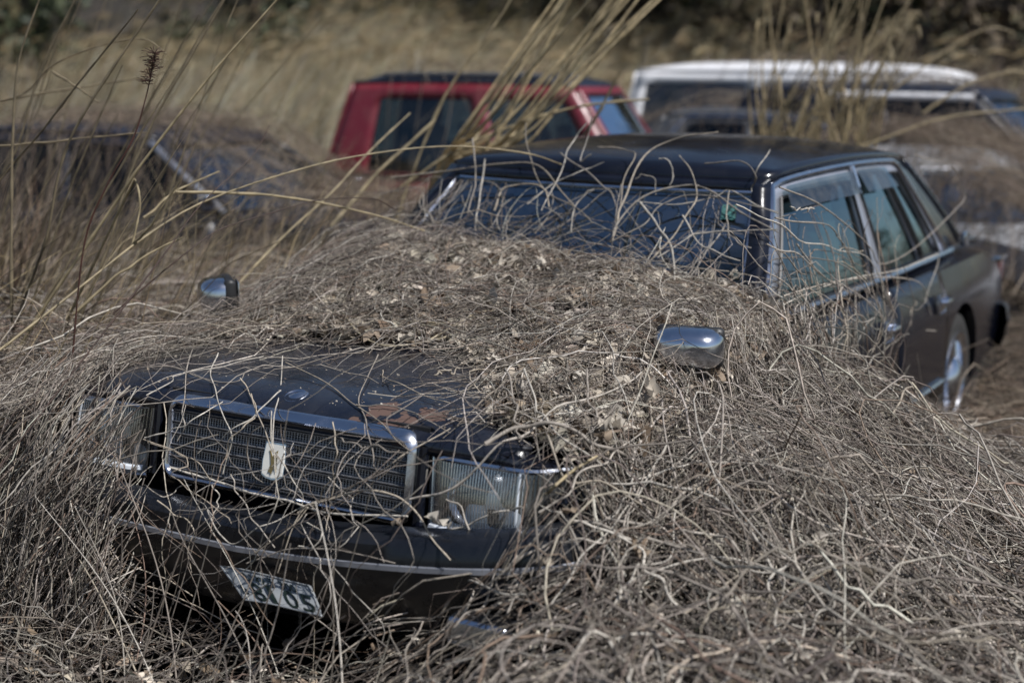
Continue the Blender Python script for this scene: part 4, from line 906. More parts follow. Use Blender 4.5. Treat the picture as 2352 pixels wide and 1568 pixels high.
# tangles that climb the lower windscreen, the near pillar and the front door
N = 62; K = 14; th = np.where(rng.random(N) < 0.7, rng.choice([0.0, PI], N), PI / 2) + rng.normal(0, 0.5, N); om = rng.normal(0, 0.25, N); a = rng.uniform(-0.75, 0.75, N); z = 1.10 + 0.07 * (a > 0) - 0.05 * (a < -0.3) + rng.uniform(-0.06, 0.05, N); P = np.zeros((N, K, 3)); ds = rng.uniform(0.02, 0.065, N)
off = rng.uniform(0.02, 0.10, N)
for k in range(K):
    P[:, k] = np.stack([ws_x(np.clip(a, -.75, .75), np.minimum(z, 1.36)) - off, a, z], 1); om = om * 0.8 + rng.normal(0, 0.16, N); th = th + om
    a = a + np.cos(th) * ds; z = np.clip(z + np.abs(np.sin(th)) * ds * (0.8 if k < 7 else -0.7), 0.98, 1.34)
o = tubes('windscreen_vines', P, rng.uniform(0.0009, 0.0024, N)[:, None] * np.linspace(1, 0.6, K)[None], pick(N, VC * 0.85), M['vine'], 4); tag(o, 'thin dead vines climbing the lower windscreen of the black sedan', 'dead vines', kind='stuff')
N = 110; th = rng.uniform(0, 2 * PI, N); om = rng.normal(0, 0.25, N); a = 1.45 + 1.5 * rng.beta(1.3, 2.4, N); z = 0.98 - 0.22 * np.clip(a - 1.5, 0, None) + rng.normal(0, 0.10, N); off = rng.uniform(0.01, 0.12, N); P = np.zeros((N, K, 3)); ds = rng.uniform(0.02, 0.06, N)
for k in range(K):
    zz = np.clip(z, 0.25, 1.3); P[:, k] = np.stack([a, -(0.955 - 0.36 * np.clip(zz - 0.90, 0, 1)) - off, zz], 1); om = om * 0.8 + rng.normal(0, 0.18, N); th = th + om
    a = a + np.cos(th) * ds; z = z + np.sin(th) * ds
o = tubes('door_vines', P, rng.uniform(0.0009, 0.0026, N)[:, None] * np.linspace(1, 0.6, K)[None], pick(N, VC), M['vine'], 4); tag(o, 'loose dead vines sprawling over the near front door and pillar of the black sedan', 'dead vines', kind='stuff')
# upright and slanting stems that rise from the ground before the bumper
N = 58; K = 12; s = np.linspace(0, 1, K)[None]; y0_ = rng.uniform(-0.85, 0.55, N); an = rng.normal(0.15, 0.55, N); ln = rng.uniform(0.25, 0.75, N)
P = np.zeros((N, K, 3)); P[:, :, 0] = -rng.uniform(0.16, 0.42, N)[:, None] + 0.10 * s + 0.03 * np.sin(PI * s * rng.uniform(0.5, 1.5, N)[:, None])
P[:, :, 1] = y0_[:, None] - np.sin(an)[:, None] * ln[:, None] * s + 0.05 * rng.normal(0, 1, N)[:, None] * s ** 2; P[:, :, 2] = 0.16 + np.cos(an)[:, None] * ln[:, None] * s - 0.10 * rng.random(N)[:, None] * s ** 3
R = rng.uniform(0.001, 0.0028, N)[:, None] * (1 - 0.45 * s); o = tubes('bumper_stems', P, R, pick(N, VC), M['vine'], 4); tag(o, 'slanting dead stems rising from the ground before the front bumper', 'dead vines', kind='stuff')
# coverings of the other cars
for (loc, rz, L, w, zr), lab, n, zt in zip(OTHERS, ('red hatchback', 'white van', 'dark blue estate car', 'grey car', 'white sedan', 'dark blue sedan on the left'), (250, 250, 600, 500, 3200, 2000), (0.9, 1.2, 1.0, 0.9, 1.30, 1.05)):
    c, s_n = math.cos(rz), math.sin(rz); lx = rng.uniform(-0.5, L * 0.9, n) if n != 3200 else rng.normal(1.5, 0.95, n); ly = rng.uniform(-w - 0.35, w + 0.35, n)
    q = np.stack([loc[0] + c * lx - s_n * ly, loc[1] + s_n * lx + c * ly], 1)
    def sf(x, y, loc=loc, c=c, s_n=s_n, L=L, w=w, zr=zr, zt=zt):
        a = c * (x - loc[0]) + s_n * (y - loc[1]); b = -s_n * (x - loc[0]) + c * (y - loc[1])
        top = loc[2] + np.interp(a, [-0.3, 0, 0.4, 1.2, 1.95, 3.0, L, L + 0.3], [0.5, 0.72, 0.93, 0.99, zr + 0.02, zr + 0.06, zr - 0.3, 0.4]) + 0.10 * (n == 3200) * (1 + 2 * vnoise(x, y, 0.5))
        side = loc[2] + 0.55
        e = sstep(w - 0.16, w + 0.28, np.abs(b)); return np.maximum(top * (1 - e) + side * e, G(x, y))
    P, R = crawl(n, 6, q, (0.25, 1.1), sf, lo=0.0, hi=0.07, arc=0.06, curl=0.35, r=(0.0014, 0.0034))
    o = tubes('vine_cover', P, R, pick(n, FARC), M['vine']); tag(o, 'dead vines crept over the ' + lab, 'dead vines', kind='stuff')
# more upright weeds and stubble in the side thickets
def stubble(name, label, N, box, hgt, lean, pal, mt, r, ok=outside, cat='dry grass', K=4, surf=G, curl=0.25, var=0.45):
    xy = region(N, *box, ok); s = np.linspace(0, 1, K)[None]; P = np.zeros((N, K, 3)); h = rng.uniform(*hgt, N)
    a = lean[0] + rng.normal(0, lean[1], N); b = rng.normal(0, 0.3, N); bend = rng.normal(0.0, curl, N)
    dirx = np.cos(a); diry = np.sin(a); ln = np.abs(rng.normal(lean[2], 0.16, N))
    P[:, :, 0] = xy[:, :1] + (h * dirx)[:, None] * (ln[:, None] * s + np.abs(bend)[:, None] * s ** 3)
    P[:, :, 1] = xy[:, 1:] + (h * diry)[:, None] * (ln[:, None] * s + np.abs(bend)[:, None] * s ** 3)
    P[:, :, 2] = surf(xy[:, 0], xy[:, 1])[:, None] - 0.1 + h[:, None] * (s - 0.35 * np.abs(bend)[:, None] * s ** 3)
    R = rng.uniform(*r, N)[:, None] * (1 - 0.75 * s)
    o = tubes(name, P, R, pick(N, pal, None, var), M[mt]); tag(o, label, cat, kind='stuff'); return P
rightward = math.atan2(s_[1], s_[0])
stubble('dry_grass', 'dry straw grass poking through the vines left of the black sedan', 1300, (-0.8, 5, 1.0, 4.6), (0.3, 0.9), (rightward, 0.9, 0.5), SC, 'straw', (0.001, 0.0026))
GP = stubble('grass_field', 'wide field of tall pale dry grass behind the cars', 22000, (10.5, 26, -9, 19), (1.1, 2.5), (rightward, 0.7, 0.26), SC * [1.62, 1.70, 1.85], 'straw', (0.005, 0.013), ok=lambda x, y: (x * CT + y * ST > 12.5) & (x * CT + y * ST < 25) & (vnoise(x, y, 1.3) > -0.12), K=5, curl=0.75, surf=terrain)
stubble('grass_field', 'dry grass on the slope at the foot of the trees', 18000, (16, 42, -16, 32), (0.8, 2.0), (rightward, 0.8, 0.3), SC * [0.72, 0.76, 0.60], 'straw', (0.008, 0.018), ok=lambda x, y: (x * CT + y * ST > 21) & (vnoise(x, y, 2.4) > -0.2), K=4, curl=0.7, surf=terrain)
stubble('dry_grass', 'tall dry grass left of the red hatchback', 6000, (6.5, 13, 4.3, 12), (0.9, 2.2), (rightward, 0.6, 0.3), SC * [1.62, 1.70, 1.85], 'straw', (0.003, 0.008), var=0.5, ok=lambda x, y: (x * CT + y * ST > 9.4), K=5, surf=terrain)
# plumes: drooping seed heads on some of the tall grass
sel = GP[rng.choice(len(GP), 2600, replace=False)]; K = 6; N = len(sel) * 7
tip = np.repeat(sel[:, -1], 7, 0); dr = np.repeat(sel[:, -1] - sel[:, -2], 7, 0); dr /= np.linalg.norm(dr, axis=1, keepdims=True)
s = np.linspace(0, 1, K)[None, :, None]; ln = rng.uniform(0.18, 0.38, (N, 1, 1))
P = tip[:, None, :] + (dr[:, None, :] + rng.normal(0, 0.22, (N, 1, 3)) + np.array([s_[0], s_[1], 0]) * 0.5) * s * ln + np.array([0, 0, -0.5]) * s ** 2 * ln
o = tubes('grass_plumes', P, np.full((N, K), 0.0075) * (1.1 - s[:, :, 0]), pick(N, SC * 1.5), M['straw']); tag(o, 'pale drooping seed plumes over the dry grass field', 'dry grass', kind='stuff')
# ================================================================ single stems one can follow by eye
def spline(pts, n):
    p = np.asarray(pts, float); p = np.vstack([2 * p[0] - p[1], p, 2 * p[-1] - p[-2]]); out = []
    m = len(p) - 3
    for t in np.linspace(0, m - 1e-6, n):
        i = int(t); u = t - i; a, b, c, d = p[i:i + 4]
        out.append(0.5 * ((2 * b) + (c - a) * u + (2 * a - 5 * b + 4 * c - d) * u * u + (3 * b - a - 3 * c + d) * u ** 3))
    return np.array(out)
def stem(name, label, cat, group, P, r0, r1, col, mt, ns=6, wob=0.0, nodes=0):
    P = np.asarray(P); K = len(P); s = np.linspace(0, 1, K)
    if wob: P = P + spline(rng.normal(0, wob * 3.2, (9, 3)), K) * (np.sin(PI * s) ** 0.5)[:, None]
    R = r0 + (r1 - r0) * s; R = R * (1 + 0.14 * rng.normal(0, 0.8, K) * (wob > 0))
    if nodes:
        for q in np.linspace(0.12, 0.9, nodes): R[np.argmin(abs(s - q))] *= 1.35
    o = tubes(name, P[None], R[None], np.array([col]) * (1 + rng.normal(0, 0.10)), M[mt], ns); tag(o, label, cat, group); return o
def down_to_ground(P):
    d = P[0] - P[1]; d /= np.linalg.norm(d) + 1e-9; d[2] = min(d[2], -0.45); d /= np.linalg.norm(d); ex = []; p = P[0].copy()
    for _ in range(30):
        if p[2] < float(G(p[0], p[1])) - 0.06: break
        p = p + d * 0.09; ex.insert(0, p.copy())
    return np.vstack([np.array(ex), P]) if ex else P
K_ = lambda x0, y0, pts, k=0.36: [(x0 + k * a, y0 + k * b) for a, b in pts]
def traced(pts, d0, d1, n=22):
    q = spline(pts, n); t = np.linspace(0, 1, n); return np.array([at(a, b, d0 + (d1 - d0) * k) for (a, b), k in zip(q, t)])
TAN = (0.42, 0.345, 0.215); DULL = (0.27, 0.22, 0.145); DARKB = (0.075, 0.045, 0.035)
LEFT = [  # reeds on the left: points, depths, radius, colour, what sets each apart
    ([(27, 560), (27, 360), (40, 162), (92, -10), (110, -80)], 4.9, 4.7, .0052, DULL, 'tan reed stalk, nearly upright, first of the reeds from the left edge'),
    ([(-20, 440), (36, 346), (97, 151), (175, -5), (200, -70)], 5.4, 5.2, .0050, DULL, 'dull reed stalk leaning right across the far left corner of the field'),
    ([(-15, 430), (76, 324), (194, 176), (317, 22)], 5.0, 4.6, .0048, DULL, 'dull brown reed stalk with a bent over dry tip, leaning right on the left side'),
    ([(85, 610), (108, 540), (148, 356), (216, 223), (367, 0), (420, -70)], 4.8, 4.5, .0055, DULL, 'long brown reed stalk curving up over the dark blue sedan roof'),
    ([(79, 742), (151, 631), (266, 465), (338, 360), (486, 169), (637, 0), (690, -60)], 4.7, 4.4, .0058, TAN, 'longest bright straw reed stalk, leaning right across the left half to the top edge'),
    ([(196, 700), (250, 560), (302, 396), (360, 263), (425, 155), (515, 0), (540, -50)], 4.9, 4.7, .0052, DULL, 'brown reed stalk just right of the dark seed head weed'),
    ([(302, 564), (345, 520), (414, 414)], 4.6, 4.5, .0048, TAN, 'short broken straw reed stub pointing up beside the blue sedan windscreen'),
    ([(330, 500), (410, 437), (504, 394)], 4.8, 4.9, .0044, TAN, 'short straw reed piece sloping up right by the blue sedan mirror'),
    ([(403, 441), (520, 443), (626, 450), (720, 462), (847, 490), (975, 530)], 4.7, 5.2, .0052, TAN, 'bright straw reed lying almost level towards the windscreen corner'),
    ([(205, 640), (330, 545), (470, 462), (700, 385), (880, 348), (1050, 335), (1210, 352), (1290, 378)], 4.5, 5.3, .0046, TAN, 'long bright reed arching low over the red hatchback to the sedan roof corner'),
    ([(560, 640), (630, 565), (752, 450), (847, 353), (942, 260)], 5.4, 5.9, .0058, TAN, 'straight tan reed leaning right in front of the red hatchback rear end'),
    ([(-10, 236), (60, 212), (120, 150), (220, 108), (327, 90), (382, 125)], 5.2, 4.9, .0040, DULL, 'thin pale reed bent over sharply near its top on the left'),
    ([(-10, 336), (150, 322), (340, 304)], 5.0, 5.0, .0042, DULL, 'straw reed lying nearly level along the blue sedan roof edge'),
    ([(-10, 234), (160, 205), (340, 178), (400, 160)], 5.6, 5.6, .0040, DULL, 'thin reed running level above the blue sedan at the left edge'),
    ([(170, 720), (260, 640), (330, 590), (420, 545)], 4.4, 4.5, .0050, TAN, 'pale reed stalk lying on the vines left of the far mirror'),
    ([(120, 165), (170, 195), (225, 235)], 5.2, 5.1, .0050, DULL, 'pale dry reed leaf folded downwards on the left'),
    ([(310, 410), (322, 460), (315, 520), (300, 575)], 4.6, 4.6, .0046, TAN, 'curved pale reed leaf hanging in front of the blue sedan window'),
]
for pts, d0, d1, r, c, lab in LEFT:
    P = traced(pts, d0, d1, 26)
    if len(pts) > 3 and 'level' not in lab and 'lying' not in lab and 'broken' not in lab: P = down_to_ground(P)
    stem('reed_stalk', lab, 'reed', 'reeds on the left', P, r * 1.0, r * 0.55, c, 'straw', 6, 0.0006, 5)
for i in range(22):
    b0 = (rng.uniform(-60, 330), rng.uniform(520, 760)); an = rng.normal(0.42, 0.16); ln = rng.uniform(330, 900); e = (b0[0] + math.sin(an) * ln, b0[1] - math.cos(an) * ln); d0 = rng.uniform(4.6, 7.0)
    P = down_to_ground(traced([b0, ((b0[0] + e[0]) / 2 - 12, (b0[1] + e[1]) / 2), e], d0, d0 - 0.2, 18))
    stem('reed_stalk', 'dull brown reed stalk in the thicket along the left edge', 'reed', 'reed thicket along the left edge', P, rng.uniform(.003, .0052), .002, np.array(DULL) * rng.uniform(0.55, 1.15), 'straw', 5, 0.0012, 4)
# weed with a bushy seed head
P = down_to_ground(traced([(165, 850), (194, 562), (245, 425), (306, 317), (335, 223), (356, 122)], 4.3, 4.3, 30))
wd_ = stem('seed_head_weed', 'dark red brown weed stalk with a bushy seed head among the left reeds', 'weed', None, P, .0034, .002, (0.085, 0.035, 0.025), 'straw', 6, 0.0006)
N = 130; t = rng.random(N); c0 = np.array([at(*p, 4.3) for p in spline([(342, 195), (350, 150), (356, 118)], 12)])
bs = c0[(t * 11).astype(int)]; dv = rng.normal(0, 1, (N, 3)); dv /= np.linalg.norm(dv, axis=1, keepdims=True); dv[:, 2] = np.abs(dv[:, 2]) * 0.8
s = np.linspace(0, 1, 4)[None, :, None]; P = bs[:, None] + dv[:, None] * s * rng.uniform(0.01, 0.045, (N, 1, 1)) + np.array([0, 0, -0.006]) * s ** 2
tubes('seed_head', P, np.full((N, 4), 0.0013), pick(N, np.array([(0.09, 0.045, 0.035), (0.12, 0.07, 0.055)])), M['straw'], 3, wd_)
P = down_to_ground(traced([(392, 562), (440, 500), (497, 439), (583, 353), (619, 288)], 4.4, 4.8, 24)); stem('weed_stalk', 'bare dark twig stalk rising right behind the level straw reed', 'weed', None, P, .0032, .0016, DARKB, 'straw', 6, 0.0008)
P = traced([(260, 720), (420, 590), (500, 530), (620, 492), (735, 458), (850, 455), (905, 480)], 4.5, 5.0, 26); stem('weed_stalk', 'thin dark runner arching above the far wing towards the windscreen', 'weed', None, P, .0026, .0014, DARKB, 'straw', 6, 0.0008)
# clump beside the far windscreen pillar
for i in range(20):
    b0 = (965 + 55 * rng.random(), 520 - 40 * rng.random()); tx = rng.uniform(1290, 1560); bow = rng.uniform(-25, 30)
    mid = ((b0[0] * 0.55 + tx * 0.45) - 40 + bow, 300 + bow); top = (tx, -40)
    d0 = 7.2 + rng.normal(0, 0.12); d1 = 6.6 + rng.normal(0, 0.25)
    P = down_to_ground(traced([b0, (b0[0] + 55, b0[1] - 130 + bow), mid, top], d0, d1, 20))
    stem('reed_stalk', 'thick straw reed stalk in the leaning clump beside the far windscreen pillar', 'reed', 'reed clump by the far windscreen pillar', P, .0105, .0055, np.array(TAN) * 1.45, 'straw', 6, 0.0008, 5)
for pts, d0, d1, lab in (([(905, 540), (921, 468), (1011, 238), (1100, 110), (1173, 0), (1200, -50)], 7.0, 6.8, 'single straight reed crossing the red hatchback rear window'), ([(760, 520), (865, 400), (1000, 275)], 6.4, 6.6, 'cut reed stub leaning across the red hatchback rear corner'), ([(1320, 343), (1365, 275), (1425, 165)], 6.6, 6.4, 'broken reed end hanging before the red hatchback front window'), ([(905, 440), (1010, 370), (1150, 300), (1330, 245), (1490, 228)], 6.8, 6.6, 'long reed sloping gently across both red hatchback windows')):
    P = traced(pts, d0, d1, 20)
    stem('reed_stalk', lab, 'reed', 'reeds before the red hatchback', P, .0080, .0055, TAN, 'straw', 6, 0.0008, 4)
# clump behind the sedan roof
for i in range(60):
    b0 = (rng.uniform(1720, 2010), 350 + rng.uniform(-10, 20)); an = rng.normal(0.28, 0.30); ln = rng.uniform(170, 440)
    e = (b0[0] + math.sin(an) * ln, b0[1] - math.cos(an) * ln); md = ((b0[0] + e[0]) / 2 - 14, (b0[1] + e[1]) / 2)
    d0 = 9.2 + rng.normal(0, 0.3)
    P = down_to_ground(traced([b0, md, e], d0, d0 - 0.3, 12))
    if rng.random() < 0.4: P = np.vstack([P, P[-1] + (P[-1] - P[-2]) * 0.9 + [0, 0, -0.06], P[-1] + (P[-1] - P[-2]) * 1.6 + [0, 0, -0.18]])
    stem('reed_stalk', 'pale dry reed stalk in the fan shaped clump behind the black sedan roof', 'reed', 'reed clump behind the black sedan roof', P, .0105, .004, np.array(TAN) * rng.uniform(0.9, 1.5), 'straw', 5, 0.001)
for pts, d, lab in (([(1900, 372), (2050, 310), (2200, 265), (2352, 250), (2420, 245)], 8.8, 'long reed leaning far right below the dark blue estate car'), ([(1900, 300), (2060, 200), (2180, 110), (2270, 65), (2330, 75)], 9.5, 'reed with a nodding plume against the dark brush, upper right'), ([(2120, 260), (2230, 190), (2330, 165), (2400, 175)], 9.5, 'reed with a short nodding tip near the right edge')):
    P = traced(pts, d, d, 18); stem('reed_stalk', lab, 'reed', 'reeds on the right', P, .008, .005, TAN, 'straw', 6, 0.001)

VLAB = {}
def vines(zone, label, paths, depth, r, group, col=None, mt='vine', n=26, wob=0.0016, shade=1.0):
    for pts in paths:
        dp = depth if callable(depth) else (lambda a, b: depth)
        rr = r
        if isinstance(pts, tuple): pts, rr = pts
        q = spline(pts, n); P = np.array([dp(a, b) for a, b in q]) if callable(depth) else np.array([at(a, b, depth) for a, b in q])
        if callable(depth):                                          # an even run in depth, free of steps
            D = P - CAM; k = np.linalg.norm(D, axis=1); D /= k[:, None]
            for _ in range(4): k = np.convolve(np.pad(k, 2, 'edge'), np.array([1, 2, 3, 2, 1]) / 9.0, 'valid')
            P = CAM + D * k[:, None]
        c = col if col is not None else VC[rng.choice([0, 1, 3, 6])] * rng.uniform(0.8, 1.1) * shade
        stem('vine_stem', label, 'vine', group, P, rr, rr * 0.7, c, mt, 6, wob)
C3 = lambda *p: K_(941, 282, p); C1 = lambda *p: K_(188, 753, p); C2 = lambda *p: K_(941, 847, p)
# over the windscreen: stand a hand's breadth off the glass
def on_glass(a, b):
    d = ray(a, b); best = 5.2
    for k in np.arange(3.6, 6.6, 0.02):
        p = CAM + d * k
        z = p[2]
        if z < 1.40 and abs(p[1]) < 0.9 and p[0] > float(ws_x(p[1], z)) - 0.12: best = k; break
        if p[0] > 1.9 and z < 1.46 and abs(p[1]) < 0.9: best = k - 0.06; break
        if p[0] > 2.0: best = k; break
    return CAM + d * best
def smooth_glass(a, b): return on_glass(a, b)
WS = [(C3((1280, 760), (1330, 640), (1450, 500), (1700, 400), (1880, 410), (2100, 560), (2352, 700)), .0042), C3((1280, 760), (1500, 640), (1640, 500), (1880, 460), (2352, 570)),
      (C3((1470, 510), (1560, 620), (1640, 740), (1680, 860), (1690, 1080)), .0050), (C3((1480, 940), (1640, 760), (1760, 600), (1830, 470), (1800, 310), (1720, 210)), .0034),
      (C3((1290, 760), (1330, 600), (1380, 460), (1500, 200), (1700, 100), (1970, 60)), .0042), C3((740, 0), (760, 200), (870, 430), (1050, 540), (1170, 640)),
      (C3((400, 100), (420, 350), (370, 580)), .0038), (C3((480, 230), (440, 500), (420, 640)), .004), C3((1130, 0), (1020, 150), (960, 330), (840, 560)),
      (C3((540, 560), (600, 430), (740, 390), (860, 420), (890, 540)), .0042), (C3((-120, 350), (300, 300), (600, 260), (820, 270), (960, 440), (1060, 540)), .0036),
      C3((1200, 155), (1430, 190), (1380, 330), (1330, 600)), C3((2300, 170), (2210, 310), (2180, 440)), C3((1880, 260), (2120, 250), (2210, 340), (2180, 420)),
      (C3((1350, 390), (1310, 600), (1280, 880)), .0024), C3((2040, 430), (2020, 640), (2080, 750), (2180, 800)), (C3((640, 590), (615, 700), (625, 800)), .0022),
      C3((2352, 580), (2200, 520), (2040, 430), (1950, 470), (1700, 520), (1440, 500)), C3((1580, 860), (1800, 720), (2000, 690), (2352, 680)), C3((1740, 590), (1850, 760), (2000, 850), (2110, 880)),
      C3((1160, 200), (1090, 240), (1130, 120), (1160, -40)), C3((1440, 360), (1500, 330), (1560, 360), (1570, 460)), C3((1590, 230), (1640, 240), (1680, 330), (1660, 400)),
      C3((960, 190), (1150, 330), (1290, 460), (1320, 560)), C3((750, 520), (900, 400), (1060, 330), (1240, 250)), C3((1030, 700), (1040, 580), (1090, 480), (1180, 420))]
vines('ws', 'woody dead vine stem arching in front of the black sedan windscreen', WS, smooth_glass, .0028, 'vine stems over the windscreen', wob=0.0009, shade=0.70)
# vines over the near side windows
def on_side(a, b):
    d = ray(a, b); k = (-0.93 - CAM[1]) / d[1]; return CAM + d * k
SW = [[(1690, 470), (1790, 520), (1890, 570), (1985, 590), (2040, 690)], [(1780, 500), (1900, 520), (1930, 555), (1975, 640)], [(1790, 430), (1880, 470), (2000, 560), (2020, 605), (2100, 575), (2200, 480), (2215, 440), (2190, 385), (2100, 355)],
      [(1800, 700), (1900, 660), (2040, 625), (2140, 590), (2160, 600), (2130, 680), (2120, 760)], [(1800, 680), (1950, 640), (2100, 640), (2135, 720), (2145, 830)], [(1830, 560), (1900, 640), (1990, 690), (2060, 750), (2150, 760)], [(1870, 480), (1815, 474)], [(2050, 880), (2090, 740), (2105, 690)],
      [(1760, 560), (1850, 600), (1930, 660), (2010, 700)], [(1985, 620), (2010, 650), (2030, 740), (2010, 840)]]
vines('side', 'thin dead vine trailing across the near side windows and doors of the black sedan', SW, on_side, .0028, 'vines across the near side', wob=0.002)
# across the grille
def on_front(a, b):
    d = ray(a, b); p = CAM + d * ((-0.035 - CAM[0]) / d[0])
    if p[2] > 0.83:                                             # over the nose on to the bonnet
        best = p
        for k in np.arange(3.0, 6.0, 0.01):
            w_ = CAM + d * k
            if w_[0] > 0.03 and w_[2] < float(hood_top(w_[0], w_[1])) + 0.02: return w_
        return best
    if p[2] < 0.58: p = CAM + d * ((-0.125 - 0.05 * (0.58 - p[2]) - CAM[0]) / d[0])
    return p
GR = [C1((1280, 180), (1270, 400), (1230, 560), (1220, 740), (1260, 830), (1340, 960), (1400, 1060), (1390, 1170)), C1((870, 160), (820, 280), (850, 400), (900, 560), (950, 720), (900, 930)), C1((700, 30), (710, 130), (660, 300), (650, 520), (660, 620), (610, 720)),
      C1((1690, 820), (1560, 1010), (1430, 1180), (1100, 1440)), C1((1010, 320), (1080, 420), (1130, 560), (1190, 720), (1300, 880)), C1((1300, 220), (1560, 350), (1740, 470), (1900, 600), (2040, 740), (2100, 790)), C1((1890, 170), (1830, 310), (1770, 470), (1820, 640), (1860, 840), (1890, 920)),
      C1((420, 730), (560, 770), (640, 830), (700, 830), (760, 870), (830, 980)), (C1((560, 890), (700, 930), (1000, 1020), (1200, 1070), (1400, 1140), (1700, 1190), (2080, 1200)), .0038), (C1((1380, 1180), (1460, 1120), (1700, 1060), (1940, 1040), (2100, 1150), (2220, 1320), (2352, 1480)), .0032),
      C1((950, 930), (1000, 1060), (1100, 1230), (1230, 1400)), C1((480, 1100), (600, 1190), (710, 1280), (690, 1440), (700, 1560)), C1((2352, 640), (2100, 780), (1900, 920), (1650, 1060), (1400, 1180), (1250, 1560)), C1((1080, 420), (1100, 560), (1000, 660), (940, 720), (920, 840)),
      C1((1270, 400), (1100, 560), (900, 700), (740, 800)), C1((410, 430), (570, 345), (620, 290), (890, 260), (1160, 180)), C1((430, 250), (600, 240), (780, 330), (1000, 330), (1060, 270), (1220, 250)), C1((1920, 270), (1960, 340), (2352, 480)), C1((1750, 490), (1900, 490), (2060, 510), (2180, 570), (2352, 670)),
      C1((400, 700), (660, 620), (900, 470)), C1((1160, 990), (1080, 900), (1060, 720), (1150, 620)), C1((1600, 600), (1620, 900), (1560, 1300)), C1((830, 1000), (870, 1100), (810, 1250)), C1((1050, 1500), (1280, 1420), (1500, 1400), (1750, 1440), (2000, 1500)), C1((400, 1000), (520, 1080), (640, 1010), (700, 1000)), C1((1420, 1230), (1530, 1300), (1480, 1390), (1380, 1390)), C1((800, 1160), (950, 1380), (1150, 1260), (1500, 1100)),
      C1((1650, 700), (1740, 740), (1900, 770), (2100, 800))]
vines('grille', 'thin grey vine stem looping over the chrome grille and bumper', GR, on_front, .0021, 'vine stems over the grille', wob=0.0012)
# nearest, over the front wing
def near(a, b):
    d = ray(a, b); k = 3.0
    for k in np.arange(2.4, 4.9, 0.02):
        p = CAM + d * k
        if p[2] < float(surf_edge(p[0], p[1])) + 0.06: break
    return CAM + d * min(k, 4.7)
NR = [(C2((480, 480), (700, 370), (900, 370), (1150, 450), (1350, 540), (1420, 600)), .0062), (C2((0, 830), (270, 760), (500, 520), (700, 460), (900, 270), (1100, 200), (1330, 130), (1480, 20)), .0034), (C2((1250, 950), (1500, 990), (1800, 780), (1950, 680), (2080, 560), (2100, 520)), .0050),
      (C2((1000, 960), (1250, 1010), (1500, 1100), (1750, 1160), (2060, 1220)), .0046), (C2((640, 1250), (900, 1120), (1150, 1085), (1500, 1100)), .0040), C2((610, 0), (690, 330), (700, 460)), C2((730, 0), (780, 200), (860, 330), (1150, 560), (1300, 700)), C2((1500, 0), (1530, 180), (1560, 400)), C2((1130, 0), (1150, 180), (1190, 420), (1160, 520)),
      C2((200, 1560), (330, 1400), (560, 1180), (800, 960), (900, 880)), C2((640, 1240), (690, 1400), (620, 1560)), C2((350, 1560), (420, 1350), (430, 1150), (360, 950), (230, 830)), C2((1330, 1480), (1420, 1300), (1640, 1180), (1700, 900)), C2((1800, 0), (1900, 180), (2100, 430), (2300, 700), (2300, 1000)), C2((880, 420), (1000, 700), (1240, 760), (1600, 900), (1800, 980)),
      C2((1390, 640), (1410, 720), (1350, 860), (1280, 960)), C2((1460, 700), (1700, 620), (2000, 600), (2300, 470)), C2((160, 40), (320, 0)), C2((1640, 480), (1500, 700), (1400, 900), (1100, 1200), (900, 1500)), C2((720, 880), (500, 960), (200, 1050), (0, 1110)), C2((1250, 1560), (1500, 1300), (1900, 1210), (2352, 1300)), C2((1750, 1560), (2000, 1400), (2200, 1200), (2352, 1170))]
vines('near', 'thick grey vine stem over the near headlamp and front wing of the black sedan', NR, near, .0030, 'vine stems over the near front wing', wob=0.0022)
FG = []
for i in range(26):
    a = (rng.uniform(900, 2300), rng.uniform(1180, 1560)); an = rng.uniform(0, 2 * PI); cv = rng.normal(0, 0.5); p = [a]
    for k in range(4): an += cv + rng.normal(0, 0.25); p.append((p[-1][0] + math.cos(an) * 85, p[-1][1] + math.sin(an) * 70))
    FG.append((p, rng.uniform(.002, .004)))
vines('fg', 'grey vine stem looping over the tangle in front of the near headlamp', FG, lambda a, b: near(a, b) + [0, 0, 0.02], .0030, 'vine stems in the front tangle', wob=0.003)
# pale straw blades on the bonnet
def on_hood(a, b):
    d = ray(a, b)
    for k in np.arange(3.2, 6, 0.01):
        p = CAM + d * k
        if p[2] < float(surf_h(p[0], p[1])) + 0.028: return p
    return CAM + d * 4.6
for pts, lab in (([(785, 715), (830, 770), (895, 795), (1000, 780), (1045, 765)], 'pale straw blade curled like a hook on the bonnet litter edge'), ([(985, 782), (1065, 735), (1100, 716), (1135, 714)], 'pale straw blade bent to a corner on the middle of the bonnet'), ([(940, 738), (1030, 742)], 'short pale straw piece lying level on the bonnet, upper of two'), ([(905, 752), (1000, 745), (1035, 738)], 'short pale straw piece lying level on the bonnet, lower of two')):
    stem('straw_blade', lab, 'straw', None, np.array([on_hood(a, b) for a, b in spline(pts, 16)]), .0036, .0018, (0.52, 0.45, 0.32), 'straw', 5)
stem('straw_blade', 'tan straw blade lying across the near headlamp corner', 'straw', None, np.array([near(a, b) for a, b in spline(C2((870, 800), (1000, 680), (1100, 610), (1195, 555)), 14)]), .0050, .003, (0.46, 0.38, 0.24), 'straw', 5)

